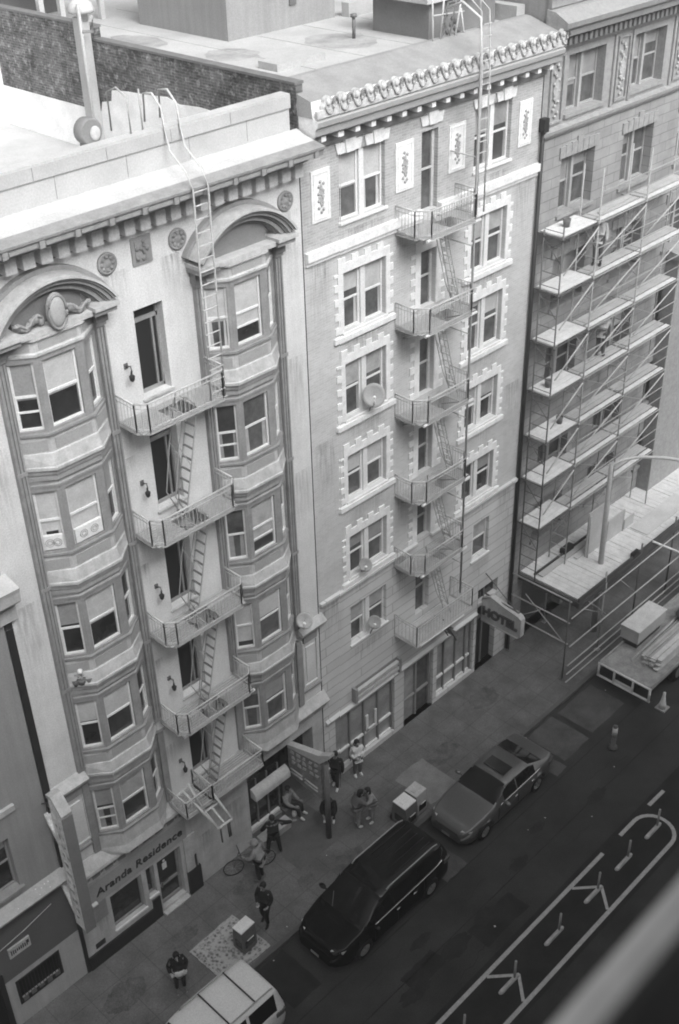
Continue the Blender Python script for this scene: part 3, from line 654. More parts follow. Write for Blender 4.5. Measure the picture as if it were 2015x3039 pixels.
q = MB(); a, b, c, d = SH[4]; q.face([FA.p(a, c, -.2), FA.p(b, c, -.2), FA.p(b, d, -.2), FA.p(a, d, -.2)], 1); q.fbox(FA, 27.95, 28.0, c, d, -.2, -.15, 0); q.build('fanlight', [M['trimd'], M['glass']], Bq)
q = MB()
for z in (3.22, 3.46): q.box(20.77, 22.96, -.16, -.03, z, z+.13, 0)
q.box(20.72, 20.82, -.2, -.002, 3.15, 3.75, 1); q.box(22.92, 23.0, -.2, -.002, 3.1, 3.7, 1); q.box(20.8, 22.95, -.03, -.002, 3.15, 3.7, 2)
q.build('shutter_box', [M['steell'], M['trim'], M['trimd']], Bq)
q = MB(); q.extr([(0, 2.90), (-.08, 2.90), (-.12, 3.02), (0, 3.08)], BX0+.1, 27.35, 0); q.build('shop_cornice', M['rust'], Bq)
q = MB(); q.box(BX0-.018, BX0-.003, -.02, .3, .14, 22.0); q.build('party_joint', M['black'], Bq)
# roof houses
P1 = thing('roof_penthouse', 'plain grey stucco stair house on the tall brick hotel roof with hoop and dish', 'roof house', (24.2, 7.5, 23.1))
q = MB(); q.box(22.2, 26.4, 5.55, 9.5, 23.1, 26.3); q.build('walls', M['dgrey'], P1)
q = MB(); q.box(22.1, 26.5, 5.45, 9.6, 26.3, 26.45); q.build('roof', M['roofg'], P1)
q = MB(); q.box(24.55, 24.8, 5.50, 5.549, 23.7, 25.6, 0); q.build('door', M['dgreyd'], P1)
q = MB(); q.path([(23.75+.28*math.cos(t*math.pi/8), 5.45, 24.55+.45*math.sin(t*math.pi/8)) for t in range(8, 17)], .03, 6); q.tube((23.47, 5.5, 24.55), (23.47, 5.46, 25.4), .03); q.tube((24.03, 5.5, 24.55), (24.03, 5.46, 25.4), .03); q.build('wall_hoop', M['steeld'], P1)
P2 = thing('roof_shed', 'low dark shed with an oversailing white roof slab behind the scalloped cornice', 'roof house', (27.5, 2.5, 23.1))
q = MB(); q.box(25.7, 28.6, 1.35, 3.4, 23.1, 24.05); q.build('walls', mat('roof_shed_paint', .17), P2)
q = MB(); q.box(25.4, 28.7, 1.15, 3.7, 24.05, 24.2); q.build('roof', M['roofw'], P2)
q = MB(); q.lathe([(.30, 0), (.32, .1), (.32, .5), (.2, .62), (.05, .66)], (26.2, 1.9, 24.2), 16); tag(q.build('roof_vent', M['steell']), 'squat pale metal vent drum on the white roof slab of the shed', 'vent')
P3 = thing('roof_pavilion', 'open rooftop frame with pale posts behind the bent white flue', 'roof house', (21.0, 12.5, 23.1))
q = MB(); q.box(19.8, 22.1, 11.0, 14.0, 25.2, 25.4); q.build('roof', M['roofg'], P3)
for xx in (19.9, 20.6, 21.3, 22.0):
    q = MB(); q.box(xx-.08, xx+.08, 11.0, 11.16, 23.1, 25.2); q.build('post', M['roofw'], P3)
q = MB(); q.box(19.9, 22.0, 13.2, 13.4, 23.1, 25.2); q.build('back_wall', M['dgreyd'], P3)
# flue
F_ = thing('vent_flue', 'white square flue with a domed cap rising against the brick party wall', 'flue', (19.2, 8.1, 20.2))
q = MB(); q.box(19.08, 19.37, 7.95, 8.30, 20.2, 23.9); q.build('shaft', M['roofg'], F_)
q = MB(); q.lathe([(.16, -.2), (.16, 0), (.34, .02), (.36, .10), (.30, .26), (.16, .36), (.02, .39)], (19.25, 8.08, 24.0), 18); q.build('cap', M['roofw'], F_)
q = MB(); q.tube((18.98, 7.80, 20.2), (18.98, 7.80, 24.3), .05, 8); q.path([(18.98, 7.8, 23.6), (19.2, 7.6, 23.6), (19.25, 7.6, 24.0)], .05, 8); q.build('pipe', M['steel'], F_)
# A roof furniture
V_ = thing('roof_fan', 'grey round fan housing standing on the white roof behind the parapet', 'vent', (18.17, 6.94, 20.2))
q = MB(); q.lathe([(.32, -.18), (.36, -.16), (.36, .16), (.30, .18)], (18.17, 6.94, 21.3), 20, 0, 'y'); q.box(17.95, 18.4, 6.8, 7.08, 20.2, 21.0); q.build('drum', M['trimd'], V_)
q = MB(); q.ball((18.27, 6.75, 21.25), (.17, .06, .20), 0, 12, 8); q.build('intake', M['ledge'], V_)
q = MB(); q.box(10.0, 19.395, 13.0, 13.25, 20.2, 25.5, 0); tag(q.build('rear_wall', M['wash']), 'blank white rear wall closing the roof at the far left', 'wall')
for px, py in ((20.9, 7.0), (23.6, 3.2), (21.6, 3.0)):
    pass
q = MB(); q.tube((24.6, 3.1, 23.1), (24.6, 3.1, 23.65), .05, 8); q.lathe([(.09, 0), (.09, .08), (.02, .1)], (24.6, 3.1, 23.65), 10); tag(q.build('vent_pipe', M['steeld']), 'short dark vent pipe standing out on the open pale roof', 'pipe')
q = MB(); q.box(20.6, 22.3, 1.9, 2.6, 23.1, 23.28); tag(q.build('skylight', M['roofg']), 'low pale skylight curb beside the brick party wall top', 'skylight')
D_ = thing('satellite_dish', 'white dish fixed to the front wall of the grey stair house', 'satellite dish', (22.9, 5.4, 24.9))
q = MB(); q.lathe([(.02, 0), (.18, .03), (.32, .12), (.34, .12), (.19, .0), (.02, -.03)], (22.9, 5.2, 24.9), 18, 0, 'y'); q.build('dish', M['whited'], D_)
q = MB(); q.tube((22.9, 5.2, 24.9), (22.95, 5.55, 24.7), .03); q.build('arm', M['steeld'], D_)
AN = thing('antenna_frame', 'tangle of thin rooftop masts and aerials behind the scalloped cornice', 'aerial', (25.8, .9, 23.2))
q = MB()
for x0, x1, z in ((25.0, 25.05, 24.6), (25.3, 25.55, 24.4), (25.9, 26.3, 24.3), (27.0, 27.02, 25.6), (26.3, 26.25, 23.9)): q.tube((x0, .6, 23.2), (x1, .7, z), .025, 6)
q.tube((25.0, .6, 23.9), (26.4, .7, 23.8), .02); q.tube((26.9, .6, 24.4), (27.3, .7, 24.4), .04); q.build('masts', M['steell'], AN)
q = MB(); random.seed(9)
for t in range(9): q.ball((25.9+random.uniform(-.3, .4), .75, 23.5+random.uniform(-.2, .4)), (.09, .06, .07), 0, 6, 4)
q.build('fittings', M['steeld'], AN)

# grime streaks and rust runs on the two facades
gm = bpy.data.materials.new('grime_streak'); gm.use_nodes = True; t = gm.node_tree; t.nodes.clear()
o_ = t.nodes.new('ShaderNodeOutputMaterial'); mxs = t.nodes.new('ShaderNodeMixShader'); tr = t.nodes.new('ShaderNodeBsdfTransparent'); df = t.nodes.new('ShaderNodeBsdfDiffuse'); df.inputs[0].default_value = (.10, .10, .10, 1)
tc = t.nodes.new('ShaderNodeTexCoord'); sp = t.nodes.new('ShaderNodeSeparateXYZ'); t.links.new(tc.outputs['Generated'], sp.inputs[0])
mp = t.nodes.new('ShaderNodeMapping'); mp.inputs['Scale'].default_value = (9, 9, .7); t.links.new(tc.outputs['Object'], mp.inputs[0])
no = t.nodes.new('ShaderNodeTexNoise'); no.inputs['Scale'].default_value = 1.6; no.inputs['Detail'].default_value = 4; t.links.new(mp.outputs[0], no.inputs['Vector'])
m1 = t.nodes.new('ShaderNodeMapRange'); m1.inputs[1].default_value = .38; m1.inputs[2].default_value = .75; t.links.new(no.outputs['Fac'], m1.inputs[0])
pw = t.nodes.new('ShaderNodeMath'); pw.operation = 'POWER'; pw.inputs[1].default_value = 1.4; t.links.new(sp.outputs[2], pw.inputs[0])
# fade at the sides
sx = t.nodes.new('ShaderNodeMath'); sx.operation = 'PINGPONG'; sx.inputs[1].default_value = .5; t.links.new(sp.outputs[0], sx.inputs[0])
s2 = t.nodes.new('ShaderNodeMath'); s2.operation = 'MULTIPLY'; s2.inputs[1].default_value = 4; s2.use_clamp = True; t.links.new(sx.outputs[0], s2.inputs[0])
ma = t.nodes.new('ShaderNodeMath'); ma.operation = 'MULTIPLY'; t.links.new(m1.outputs[0], ma.inputs[0]); t.links.new(pw.outputs[0], ma.inputs[1])
mb2 = t.nodes.new('ShaderNodeMath'); mb2.operation = 'MULTIPLY'; t.links.new(ma.outputs[0], mb2.inputs[0]); t.links.new(s2.outputs[0], mb2.inputs[1])
mc = t.nodes.new('ShaderNodeMath'); mc.operation = 'MULTIPLY'; mc.inputs[1].default_value = .48; t.links.new(mb2.outputs[0], mc.inputs[0])
t.links.new(mc.outputs[0], mxs.inputs[0]); t.links.new(tr.outputs[0], mxs.inputs[1]); t.links.new(df.outputs[0], mxs.inputs[2]); t.links.new(mxs.outputs[0], o_.inputs[0])
rr = random.Random(77)
def grime(b, x0, x1, z1, ln, y=-.004):
    q = MB(); q.face([(x0, y, z1-ln), (x1, y, z1-ln), (x1, y, z1), (x0, y, z1)]); q.build('grime_streak', gm, b)
for k in range(5):
    zf = 16.9-PZ*k; zs = 17.14-PZ*k
    grime(A, 13.3, 14.05, zf-.05, rr.uniform(.7, 1.4)); grime(A, 14.95, 15.75, zf-.05, rr.uniform(.8, 1.7)); 
    if zf-2.5 > 4.5: grime(A, 13.25, 13.6, zf-1.0, rr.uniform(.6, 1.2), -.006)
for x0, x1, z, l in ((9.65, 10.4, 21.1, 1.8), (13.3, 14.1, 20.45, 1.2), (14.95, 15.75, 20.4, 1.5), (18.6, 19.35, 20.4, 2.4), (18.65, 19.3, 16.5, 3.0), (18.6, 19.35, 13.0, 2.4), (9.64, 10.4, 17.5, 3.0), (9.64, 10.42, 13.4, 3.4), (14.0, 15.9, 4.3, 1.6), (13.9, 14.6, 2.2, 1.2), (14.8, 15.9, 2.6, 1.8), (10.0, 10.6, 1.9, 1.0)): grime(A, x0, x1, z, l)
for k, (a, b_, c, d) in enumerate(LW):
    grime(Bq, a-.2, b_+.2, c-.26, rr.uniform(.6, 1.3))
for k, (a, b_, c, d) in enumerate(RW): grime(Bq, a, b_+.2, c-.26, rr.uniform(.6, 1.2))
for z in (18.6, 15.8, 12.95, 10.2, 7.4): grime(Bq, 22.85, 23.5, z, rr.uniform(.8, 1.6)); grime(Bq, 24.7, 25.5, z, rr.uniform(.8, 1.6))
for x0, x1, z, l in ((19.45, 20.4, 18.8, 2.2), (28.1, 29.2, 18.8, 2.6), (28.2, 29.2, 12.0, 3.0), (19.45, 20.5, 7.8, 2.5), (28.2, 29.1, 7.8, 2.8), (22.6, 23.6, 7.8, 1.8), (19.5, 20.4, 13.5, 3.5)): grime(Bq, x0, x1, z, l)
# ================================================================ FIRE ESCAPES
def balcony(fe, x0, x1, yf, z, h, mf, mr, pitch=.11, cham=0.0, slats=True, gap=None, thick=.05):
    q = MB()
    P = [(x0, -.02), (x0, -yf+cham), (x0+cham, -yf), (x1-cham, -yf), (x1, -yf+cham), (x1, -.02)]
    if cham == 0: P = [(x0, -.02), (x0, -yf), (x1, -yf), (x1, -.02)]
    for (ax, ay), (bx, by) in zip(P, P[1:]): q.tube((ax, ay, z-.03), (bx, by, z-.03), .03, 4); q.tube((ax, ay, z+.03), (bx, by, z+.03), .018, 4)
    yy = -.08
    while yy > -yf+.05:
        a_, b_ = (x0+.04, x1-.04)
        if gap and gap[2] < yy < gap[3]:
            q.box(a_, gap[0], yy-.03, yy+.03, z-.012, z+.012); q.box(gap[1], b_, yy-.03, yy+.03, z-.012, z+.012)
        else: q.box(a_, b_, yy-.03, yy+.03, z-.012, z+.012)
        yy -= .085
    for xx in (x0+.35, (x0+x1)/2, x1-.35): q.tube((xx, -.02, z-.45), (xx, -yf+.12, z-.05), .022, 5); q.tube((xx, -.02, z-.04), (xx, -yf+.02, z-.04), .02, 4)
    fl = q.build('floor_grating', mf, fe)
    q = MB()
    for (ax, ay), (bx, by) in zip(P, P[1:]):
        for hh, r in ((h, .024), (h-.12, .013), (.08, .014)): q.tube((ax, ay, z+hh), (bx, by, z+hh), r, 5)
        L = math.hypot(bx-ax, by-ay); n = max(1, int(L/pitch))
        for i in range(n+1):
            t = i/n; q.tube((ax+(bx-ax)*t, ay+(by-ay)*t, z+.02), (ax+(bx-ax)*t, ay+(by-ay)*t, z+h), .009 if 0 < i < n else .02, 4, caps=False)
    q.build('railing', mr, fe)
def stair(fe, p, q_, wdt, m, n=11, rail=True):
    """steep iron stair between two platforms with side rails"""
    q = MB(); p = Vector(p); e = Vector(q_); d = e-p
    for s_ in (-1, 1):
        o_ = Vector((0, s_*wdt/2, 0)); q.tube(p+o_, e+o_, .019, 4)
        if rail:
            up = Vector((-.28, 0, .55)); a = p+o_+d*.12+up; b = p+o_+d*.92+up
            q.path([p+o_+d*.10, a, (a+b)/2+Vector((-.04, 0, .05)), b, p+o_+d*.98], .016, 5)
            q.tube(p+o_+d*.5, (a+b)/2+Vector((-.04, 0, .05)), .012, 4)
    for i in range(1, n):
        c = p+d*i/n; q.box(c.x-.03, c.x+.03, c.y-wdt/2, c.y+wdt/2, c.z-.008, c.z+.008, 1)
    q.build('stair', [m, M['steell'] if fe.name.endswith('1') else M['steeld']], fe)
FE = thing('fire_escape', 'pale iron fire escape zigzagging between the two bay stacks of the cream building', 'fire escape', (14.5, -.5, 4.4))
FZ = [16.93-PZ*k for k in range(4)]
for z in FZ: balcony(FE, 13.22, 15.86, 1.0, z, .74, M['steel'], M['steell'], cham=.22, gap=(14.2, 14.95, -.95, -.25))
for k in range(3): stair(FE, (14.30, -.55, FZ[k+1]+.03), (15.05, -.55, FZ[k]+.02), .36, M['steel'])
stair(FE, (14.30, -.55, 4.50), (15.05, -.55, FZ[3]+.02), .36, M['steel'])
q = MB(); q.tube((13.3, -.9, FZ[3]-.07), (15.9, -.9, FZ[3]-.07), .05, 6); q.build('platform_beam', M['steelw'], FE)
# lowest platform with its counterweighted drop stair
balcony(FE, 14.0, 15.95, .95, 4.45, .62, M['steel'], M['steell'], gap=None)
balcony(FE, 13.05, 14.0, .92, 4.45, .62, M['steel'], M['steell'], pitch=.16)
q = MB()
for a, b in (((13.62, -.98, 4.32), (14.12, -1.0, 4.30)), ((13.62, -.98, 4.32), (13.60, -1.55, 4.05)), ((14.12, -1.0, 4.30), (14.12, -1.55, 4.05)), ((13.60, -1.55, 4.05), (14.12, -1.55, 4.05)), ((13.55, -.4, 5.1), (13.62, -.98, 4.32)), ((14.0, -.4, 5.1), (14.12, -1.55, 4.05)), ((13.3, -.5, 5.05), (13.6, -1.5, 4.1)), ((13.86, -.98, 4.32), (13.86, -1.55, 4.05))): q.tube(a, b, .04, 6)
q.build('drop_stair', M['steell'], FE)
q = MB()
for xx in (13.72, 14.0, 14.06): q.tube((xx, -1.5, 4.05), (xx+.02, -1.5, 3.35), .03, 6)
q.build('stair_legs', M['steeld'], FE)
# gooseneck roof ladder
q = MB()
for x0 in (15.28, 15.70):
    q.path([(x0+.05, -.92, 16.96), (x0+.02, -.98, 19.5), (x0, -1.02, 21.3), (x0, -1.03, 22.05), (x0+.02, -.85, 22.4), (x0+.1, -.25, 22.75), (x0+.15, -.06, 23.1), (x0+.15, -.02, 23.6), (x0+.15, .25, 23.85), (x0+.15, .55, 23.80), (x0+.15, .6, 23.2)], .024, 6)
z = 17.2
while z < 22.1: q.tube((15.28, -1.0, z), (15.72, -1.0, z), .016, 5); z += .30
q.build('roof_ladder', M['steell'], FE)
q = MB(); q.path([(14.75, .2, 23.15), (14.75, .2, 23.9), (14.75, .55, 24.05), (14.75, .9, 23.9), (14.75, .9, 23.1)], .022, 6); q.tube((15.1, .25, 23.15), (15.1, .25, 24.0), .02); q.build('grab_rail', M['steel'], FE)
FB = thing('fire_escape', 'weathered iron fire escape with solid-looking platforms on the tall brick hotel', 'fire escape', (24.2, -.5, 4.7))
BZ = [18.78, 16.0, 13.13, 10.34, 7.6, 4.75]
for z in BZ[:5]: balcony(FB, 22.84, 25.35, 1.02, z, .75, M['steel'], M['steell'], cham=.32, pitch=.10, gap=(24.1, 24.8, -.9, -.25))
balcony(FB, 22.84, 25.75, 1.0, BZ[5], .85, M['steell'], M['steell'], pitch=.14)
for k in range(5): stair(FB, (25.0, -.5, BZ[k+1]+.03), (24.2, -.5, BZ[k]), .32, M['steell'], rail=True)
for z in BZ:
    q = MB(); q.tube((23.0, -1.0, z-.06), (25.3, -1.0, z-.06), .045, 6); q.build('platform_beam', M['whited'], FB)
q = MB(); q.path([(25.08, -.98, 5.75), (25.05, -.98, 22.3), (25.1, -.9, 24.0), (25.2, -.2, 24.3), (25.2, .3, 24.1)], .036, 8)
for z in (7, 9.5, 12.5, 15.3, 18.0, 20.5): q.tube((25.07, -.98, z), (25.07, -.02, z), .02, 5)
q.build('standpipe', M['steell'], FB)
q = MB()
for x0 in (25.35, 25.68): q.path([(x0, -.80, 18.8), (x0, -.80, 22.6), (x0, -.70, 24.1), (x0, -.3, 24.4), (x0, .4, 24.2), (x0, .6, 23.3)], .022, 6)
z = 19.0
while z < 24: q.tube((25.35, -.8, z), (25.68, -.8, z), .014, 4); z += .3
q.build('roof_ladder', M['steell'], FB)
q = MB()
for yy in (-.75, -.35):
    q.tube((24.5, yy, 4.8), (25.3, yy, 3.4), .03, 5)
for t in range(6): q.box(24.55+.13*t, 24.72+.13*t, -.75, -.35, 4.7-.22*t, 4.72-.22*t)
q.build('drop_ladder', M['steeld'], FB)

# ---------------------------------------------------------------- lanterns beside the doors
LN = None
names = ['highest wall lantern, left of the topmost fire escape door', 'second wall lantern from the roof, beside a dark fire escape door', 'middle wall lantern of the column beside the left bay', 'wall lantern with a bent bracket, second above the street', 'lowest wall lantern, just above the drop stair platform']
for k in range(5):
    c = (13.68, -.03, 17.95-PZ*k)
    if LN is None:
        LN = thing('wall_lantern', names[0], 'lantern', c, group='wall lanterns beside the fire escape doors')
        q = MB(); q.fbox(FA, 13.63, 13.73, 18.14, 18.27, .001, .03); q.path([(13.68, -.04, 18.2), (13.68, -.20, 18.26), (13.68, -.22, 18.12)], .022, 6); q.build('bracket', M['steeld'], LN)
        q = MB(); q.lathe([(.025, .03), (.055, .07), (.07, .17), (.03, .21), (.02, .30)], (13.68, -.20, 17.84), 10); q.build('shade', M['black'], LN)
    else: copy_tree(LN, c, names[k], 'wall lanterns beside the fire escape doors')

# window fans, satellite dishes, ledge clutter
for lab, (f, u0, u1) in {'white twin window fan in the left-facing pane of the second bay down': (Fr((10.63, 0, 0), Vector((.62, -.40, 0)), Vector((-.40, -.62, 0))), .17, .60), 'white twin window fan in the front pane of the second bay down': (Fr((11.25, -.40, 0), (1, 0, 0), (0, -1, 0)), .18, .92)}.items():
    T = thing('window_fan', lab, 'window fan', f.p(u0, 14.64, -.06), group='white twin window fans')
    q = MB(); q.fbox(f, u0, u1, 14.63, 15.0, -.08, .0); q.build('case', M['white'], T)
    for t in (.3, .7):
        q = MB(); cc = f.p(u0+(u1-u0)*t, 14.81, .005)
        for rr in (.10, .055): q.path([cc+f.u*math.cos(a*.5236)*rr+f.v*math.sin(a*.5236)*rr for a in range(13)], .009, 5)
        q.build('fan_ring', M['trim'], T)
def dish(lab, c, r, foot, m='panelg'):
    T = thing('satellite_dish', lab, 'satellite dish', c); c = Vector(c)
    ax = Vector((-.62, -.62, .35)).normalized(); a = ax.cross(Vector((0, 0, 1))).normalized(); b = a.cross(ax)
    q = MB(); V = []; n = 20; prof = [(.02, -.16), (.4, -.13), (.75, -.06), (1, .02), (1.0, .05), (.75, -.02), (.4, -.09), (.02, -.12)]
    i0 = len(q.V)
    for rr, h in prof:
        for j in range(n): t = 2*math.pi*j/n; q.V.append(tuple(c+a*math.cos(t)*rr*r+b*math.sin(t)*rr*r*1.08+ax*h*r*1.4))
    for k in range(len(prof)-1):
        for j in range(n): q.F.append((i0+k*n+j, i0+k*n+(j+1) % n, i0+(k+1)*n+(j+1) % n, i0+(k+1)*n+j)); q.I.append(0); q.S.append(True)
    q.build('reflector', M[m], T)
    q = MB(); q.path([c-ax*.1*r-b*.6*r, c+ax*.8*r-b*.75*r, c+ax*1.1*r-b*.1*r], .018, 5); q.ball(tuple(c+ax*1.1*r-b*.05*r), .05, 0, 8, 6); q.build('feed_arm', M['steelw'], T)
    q = MB(); q.path([c-ax*.2*r, c-ax*.35*r-b*.4*r, Vector(foot)], .025, 6); q.build('mast', M['steeld'], T)
dish('large round grey satellite dish in the right half of a brick hotel window', (21.66, -.26, 14.38), .33, (21.68, -.02, 13.75), 'panelg')
dish('small pale satellite dish in the lower left of a toothed-surround window', (21.22, -.25, 8.65), .21, (21.25, -.02, 8.25), 'panelg')
dish('small pale satellite dish on the lowest hotel window above the shopfront', (21.60, -.25, 6.15), .22, (21.6, -.02, 5.5), 'panelg')
dish('white satellite dish on the grey pilaster right of the right bay', (18.42, -.42, 8.2), .25, (18.45, -.1, 7.7), 'ledge')
T = thing('plant_pot', 'small dark plant pots with a white ball on the lip of the left bay', 'plant pot', (11.0, -.28, 10.55))
q = MB(); 
for p, r in (((10.95, -.25, 10.66), .13), ((11.12, -.33, 10.64), .11), ((10.84, -.16, 10.62), .10)): q.lathe([(r*.7, -.1), (r, .06), (r*.85, .06)], p, 10)
q.build('pots', M['steeld'], T)
q = MB(); random.seed(2)
for t in range(60):
    c = Vector((10.96+random.gauss(0, .10), -.25+random.gauss(0, .06), 10.78+random.gauss(0, .06))); a = Vector((random.gauss(0, 1), random.gauss(0, 1), random.gauss(0, 1))).normalized()*.04; b = Vector((random.gauss(0, 1), random.gauss(0, 1), random.gauss(0, 1))).normalized()*.025
    q.face([c-a, c-b, c+a, c+b])
q.build('leaves', mat('dark_leaves', .06), T)
q = MB(); q.ball((10.95, -.26, 10.95), .075, 0); q.build('white_ball', M['white'], T)

# ================================================================ BUILDING C : dark stone building behind scaffolding
Cq = thing('dark_stone_building', 'dark stone-coursed building with carved window panels behind scaffolding', 'building', (40, 0, 0))
CX0, CX1 = 29.34, 56
wins = []
for r_, (z0, z1) in enumerate(((20.35, 22.05), (17.2, 19.0), (14.0, 15.75), (10.8, 12.55), (7.6, 9.35), (4.6, 6.2))):
    for i in range(7):
        x0 = 30.55+3.5*i; wins.append((x0, x0+1.95 if r_ == 0 else x0+1.85, z0, z1))
q = MB(); holed(q, FA, CX0, CX1, 19.85, 22.3, zr(wins, 19.9, 22.3), depth=.4, m=1); holed(q, FA, CX0, CX1, .14, 19.85, zr(wins, 0, 19.8)+[(30.2, 33, .14, 3.0), (34, 38, .14, 3.0)], depth=.4, m=0)
q.box(CX0, CX0+.3, .001, 26, 20, 24.9, 2); q.build('wall', [M['stone'], M['stonet'], M['dgrey']], Cq)
rnd = random.Random(12)
for h in wins:
    if h[0] > 45: continue
    a, b, c, d = h; q = MB(); mid = (a+b)/2
    for u0, u1 in ((a, mid-.06), (mid+.06, b)): sash(q, FA, u0, u1, c, d, n=-.36, blind=rnd.choice((0, .3, .5, .6)), fw=.05)
    q.fbox(FA, mid-.06, mid+.06, c, d, -.36, -.2, 0); q.fbox(FA, a-.1, b+.1, c-.12, c-.004, .001, .08, 3)
    q.build('window', [M['steel'], M['glassm'], M['blindd'] if rnd.random() < .7 else M['blind'], M['stonet']], Cq)
for h in wins[7:21]:
    a, b, c, d = h
    if a > 45: continue
    q = MB(); k = 7; w_ = (b-a+.3)/k
    for i in range(k): q.fbox(FA, a-.15+i*w_+.01, a-.15+(i+1)*w_-.01, d+.01, d+.36+(.18 if i == 3 else .06*(1-abs(i-3)/3)), .001, .05)
    q.build('flat_arch', M['stonet'], Cq)
for i in range(7):
    a = 29.62+3.5*i if i else 29.6; b = a+.68
    q = MB(); c_ = (a+b)/2
    for P in ((a, b, 20.2, 20.26), (a, b, 22.1, 22.16), (a, a+.06, 20.26, 22.1), (b-.06, b, 20.26, 22.1)): q.fbox(FA, *P, .002, .07, 0)
    q.prism([(c_-.16, 21.15), (c_, 21.55), (c_+.16, 21.15), (c_, 20.75)], .001, .05, FA, 1)
    for t in range(16): q.ball((c_+.13*math.sin(t*2.0), -.03, 20.4+.105*t), (.07, .04, .06), 1, 6, 4)
    q.build('carved_panel', [M['stonet'], M['dgreyl']], Cq)
    if i:
        for xx in (a-.22, b+.1):
            q = MB(); q.fbox(FA, xx, xx+.12, 20.1, 22.25, .001, .07); q.build('pilaster_strip', M['stonet'], Cq)
q = MB()
q.extr([(0, 19.78), (-.08, 19.80), (-.16, 19.92), (-.18, 20.02), (0, 20.08)], CX0-.06, CX1, 0)
q.extr([(0, 22.28), (-.10, 22.30), (-.10, 22.36), (-.20, 22.40), (-.20, 22.72), (-.55, 22.78), (-.60, 22.95), (-.72, 23.05), (-.76, 23.2), (-.3, 23.45), (0, 23.5)], CX0-.1, CX1, 0, mlist=[0, 0, 0, 1, 1, 2, 2, 2, 2, 2, 2])
q.extr([(.0, 23.5), (-.12, 23.52), (-.12, 23.75), (-.25, 23.85), (-.3, 24.0), (-.1, 24.1), (-.06, 25.3), (0, 25.3)], CX0-.05, CX1, 2)
x = CX0
while x < 46: q.box(x, x+.13, -.42, -.21, 22.48, 22.70, 1); x += .26
q.build('cornice', [M['stonet'], M['stoned'], M['dgrey']], Cq)
q = MB(); q.box(CX0, CX1, .35, 26, 24.6, 24.8); q.build('roof', M['dgreyl'], Cq)
q = MB(); q.box(38.0, 40.6, -.55, -.002, .14, 13.6); q.extr([(-.002, 13.6), (-.65, 13.62), (-.68, 13.8), (-.002, 13.95)], 37.9, 40.7); q.build('pier', M['stonet'], Cq)
q = MB(); q.tube((CX0-.03, -.10, .2), (CX0-.03, -.10, 20.3), .07, 8); q.box(CX0-.14, CX0+.1, -.22, -.02, 20.1, 20.5); q.build('downpipe', M['black'], Cq)

# ================================================================ SCAFFOLD
SC = thing('scaffold', 'tube scaffold with pale plank platforms in front of the dark stone building', 'scaffold', (33, -.6, 3.5))
PX = [29.47, 31.42, 34.23, 37.1]
LV = [17.0, 15.14, 13.32, 11.48, 9.70, 7.97, 6.1]
for i, x in enumerate(PX):
    for y in (-1.02, -.30):
        top = (17.35 if y < -1 else 17.1) if i == 0 else 18.7
        q = MB(); q.tube((x, y, 3.55), (x, y, top), .026, 6)
        for z in LV: q.tube((x, y, z-.12), (x, y, z-.02), .04, 6)
        q.build('standard', M['steeld'] if i == 0 else M['steel'], SC)
for i in range(3):
    for k, z in enumerate(LV):
        x0, x1 = PX[i]+.02, PX[i+1]-.06
        q = MB(); y0 = -.98 if i == 0 else -.76; nn = 4 if i == 0 else 2
        for n_ in range(nn): q.box(x0, x1, y0+.215*n_, y0+.205+.215*n_, z-.02, z+.02+.003*n_)
        q.build('platform', M['wood'] if i == 0 else M['ply'], SC)
        if i: q = MB(); q.box(x0, x1, -1.0, -.84, z-.02, z+.022); q.build('edge_board', M['wood'], SC)
for i in range(3):
    q = MB()
    for k, z in enumerate(LV):
        for y in (-1.03, -.3): q.tube((PX[i], y, z-.06), (PX[i+1], y, z-.06), .02, 5)
        if i > 0: q.tube((PX[i], -1.04, z+.95), (PX[i+1], -1.04, z+.95), .02, 5)
        q.tube((PX[i], -1.03, z-.05), (PX[i], -.05, z-.05), .02, 5)
        q.tube((PX[i], -1.02, z-.9), (PX[i], -.3, z-.15), .015, 5)
        if i: q.tube((PX[i], -.3, z-1.6), (PX[i+1], -.3, z-.2), .014, 4); q.tube((PX[i+1], -.3, z-1.6), (PX[i], -.3, z-.2), .014, 4); q.tube((PX[i], -1.04, z+.5), (PX[i+1], -1.04, z+.5), .016, 5)
        q.tube(((PX[i]+PX[i+1])/2, -1.02, z-.05), ((PX[i]+PX[i+1])/2, -.3, z-.05), .016, 4)
    z = 3.8
    while z < 17.2: q.tube((PX[i], -1.02, z), (PX[i], -.3, z), .014, 4); z += .46
    q.build('ledgers', M['steeld'] if i == 0 else M['steel'], SC)
    for k, z in enumerate(LV[:6]):
        q = MB(); q.tube((PX[i]+.12, -1.06, z-1.25), (PX[i+1]-.08, -1.06, z-.18), .024, 5); q.build('brace', M['steell'], SC)
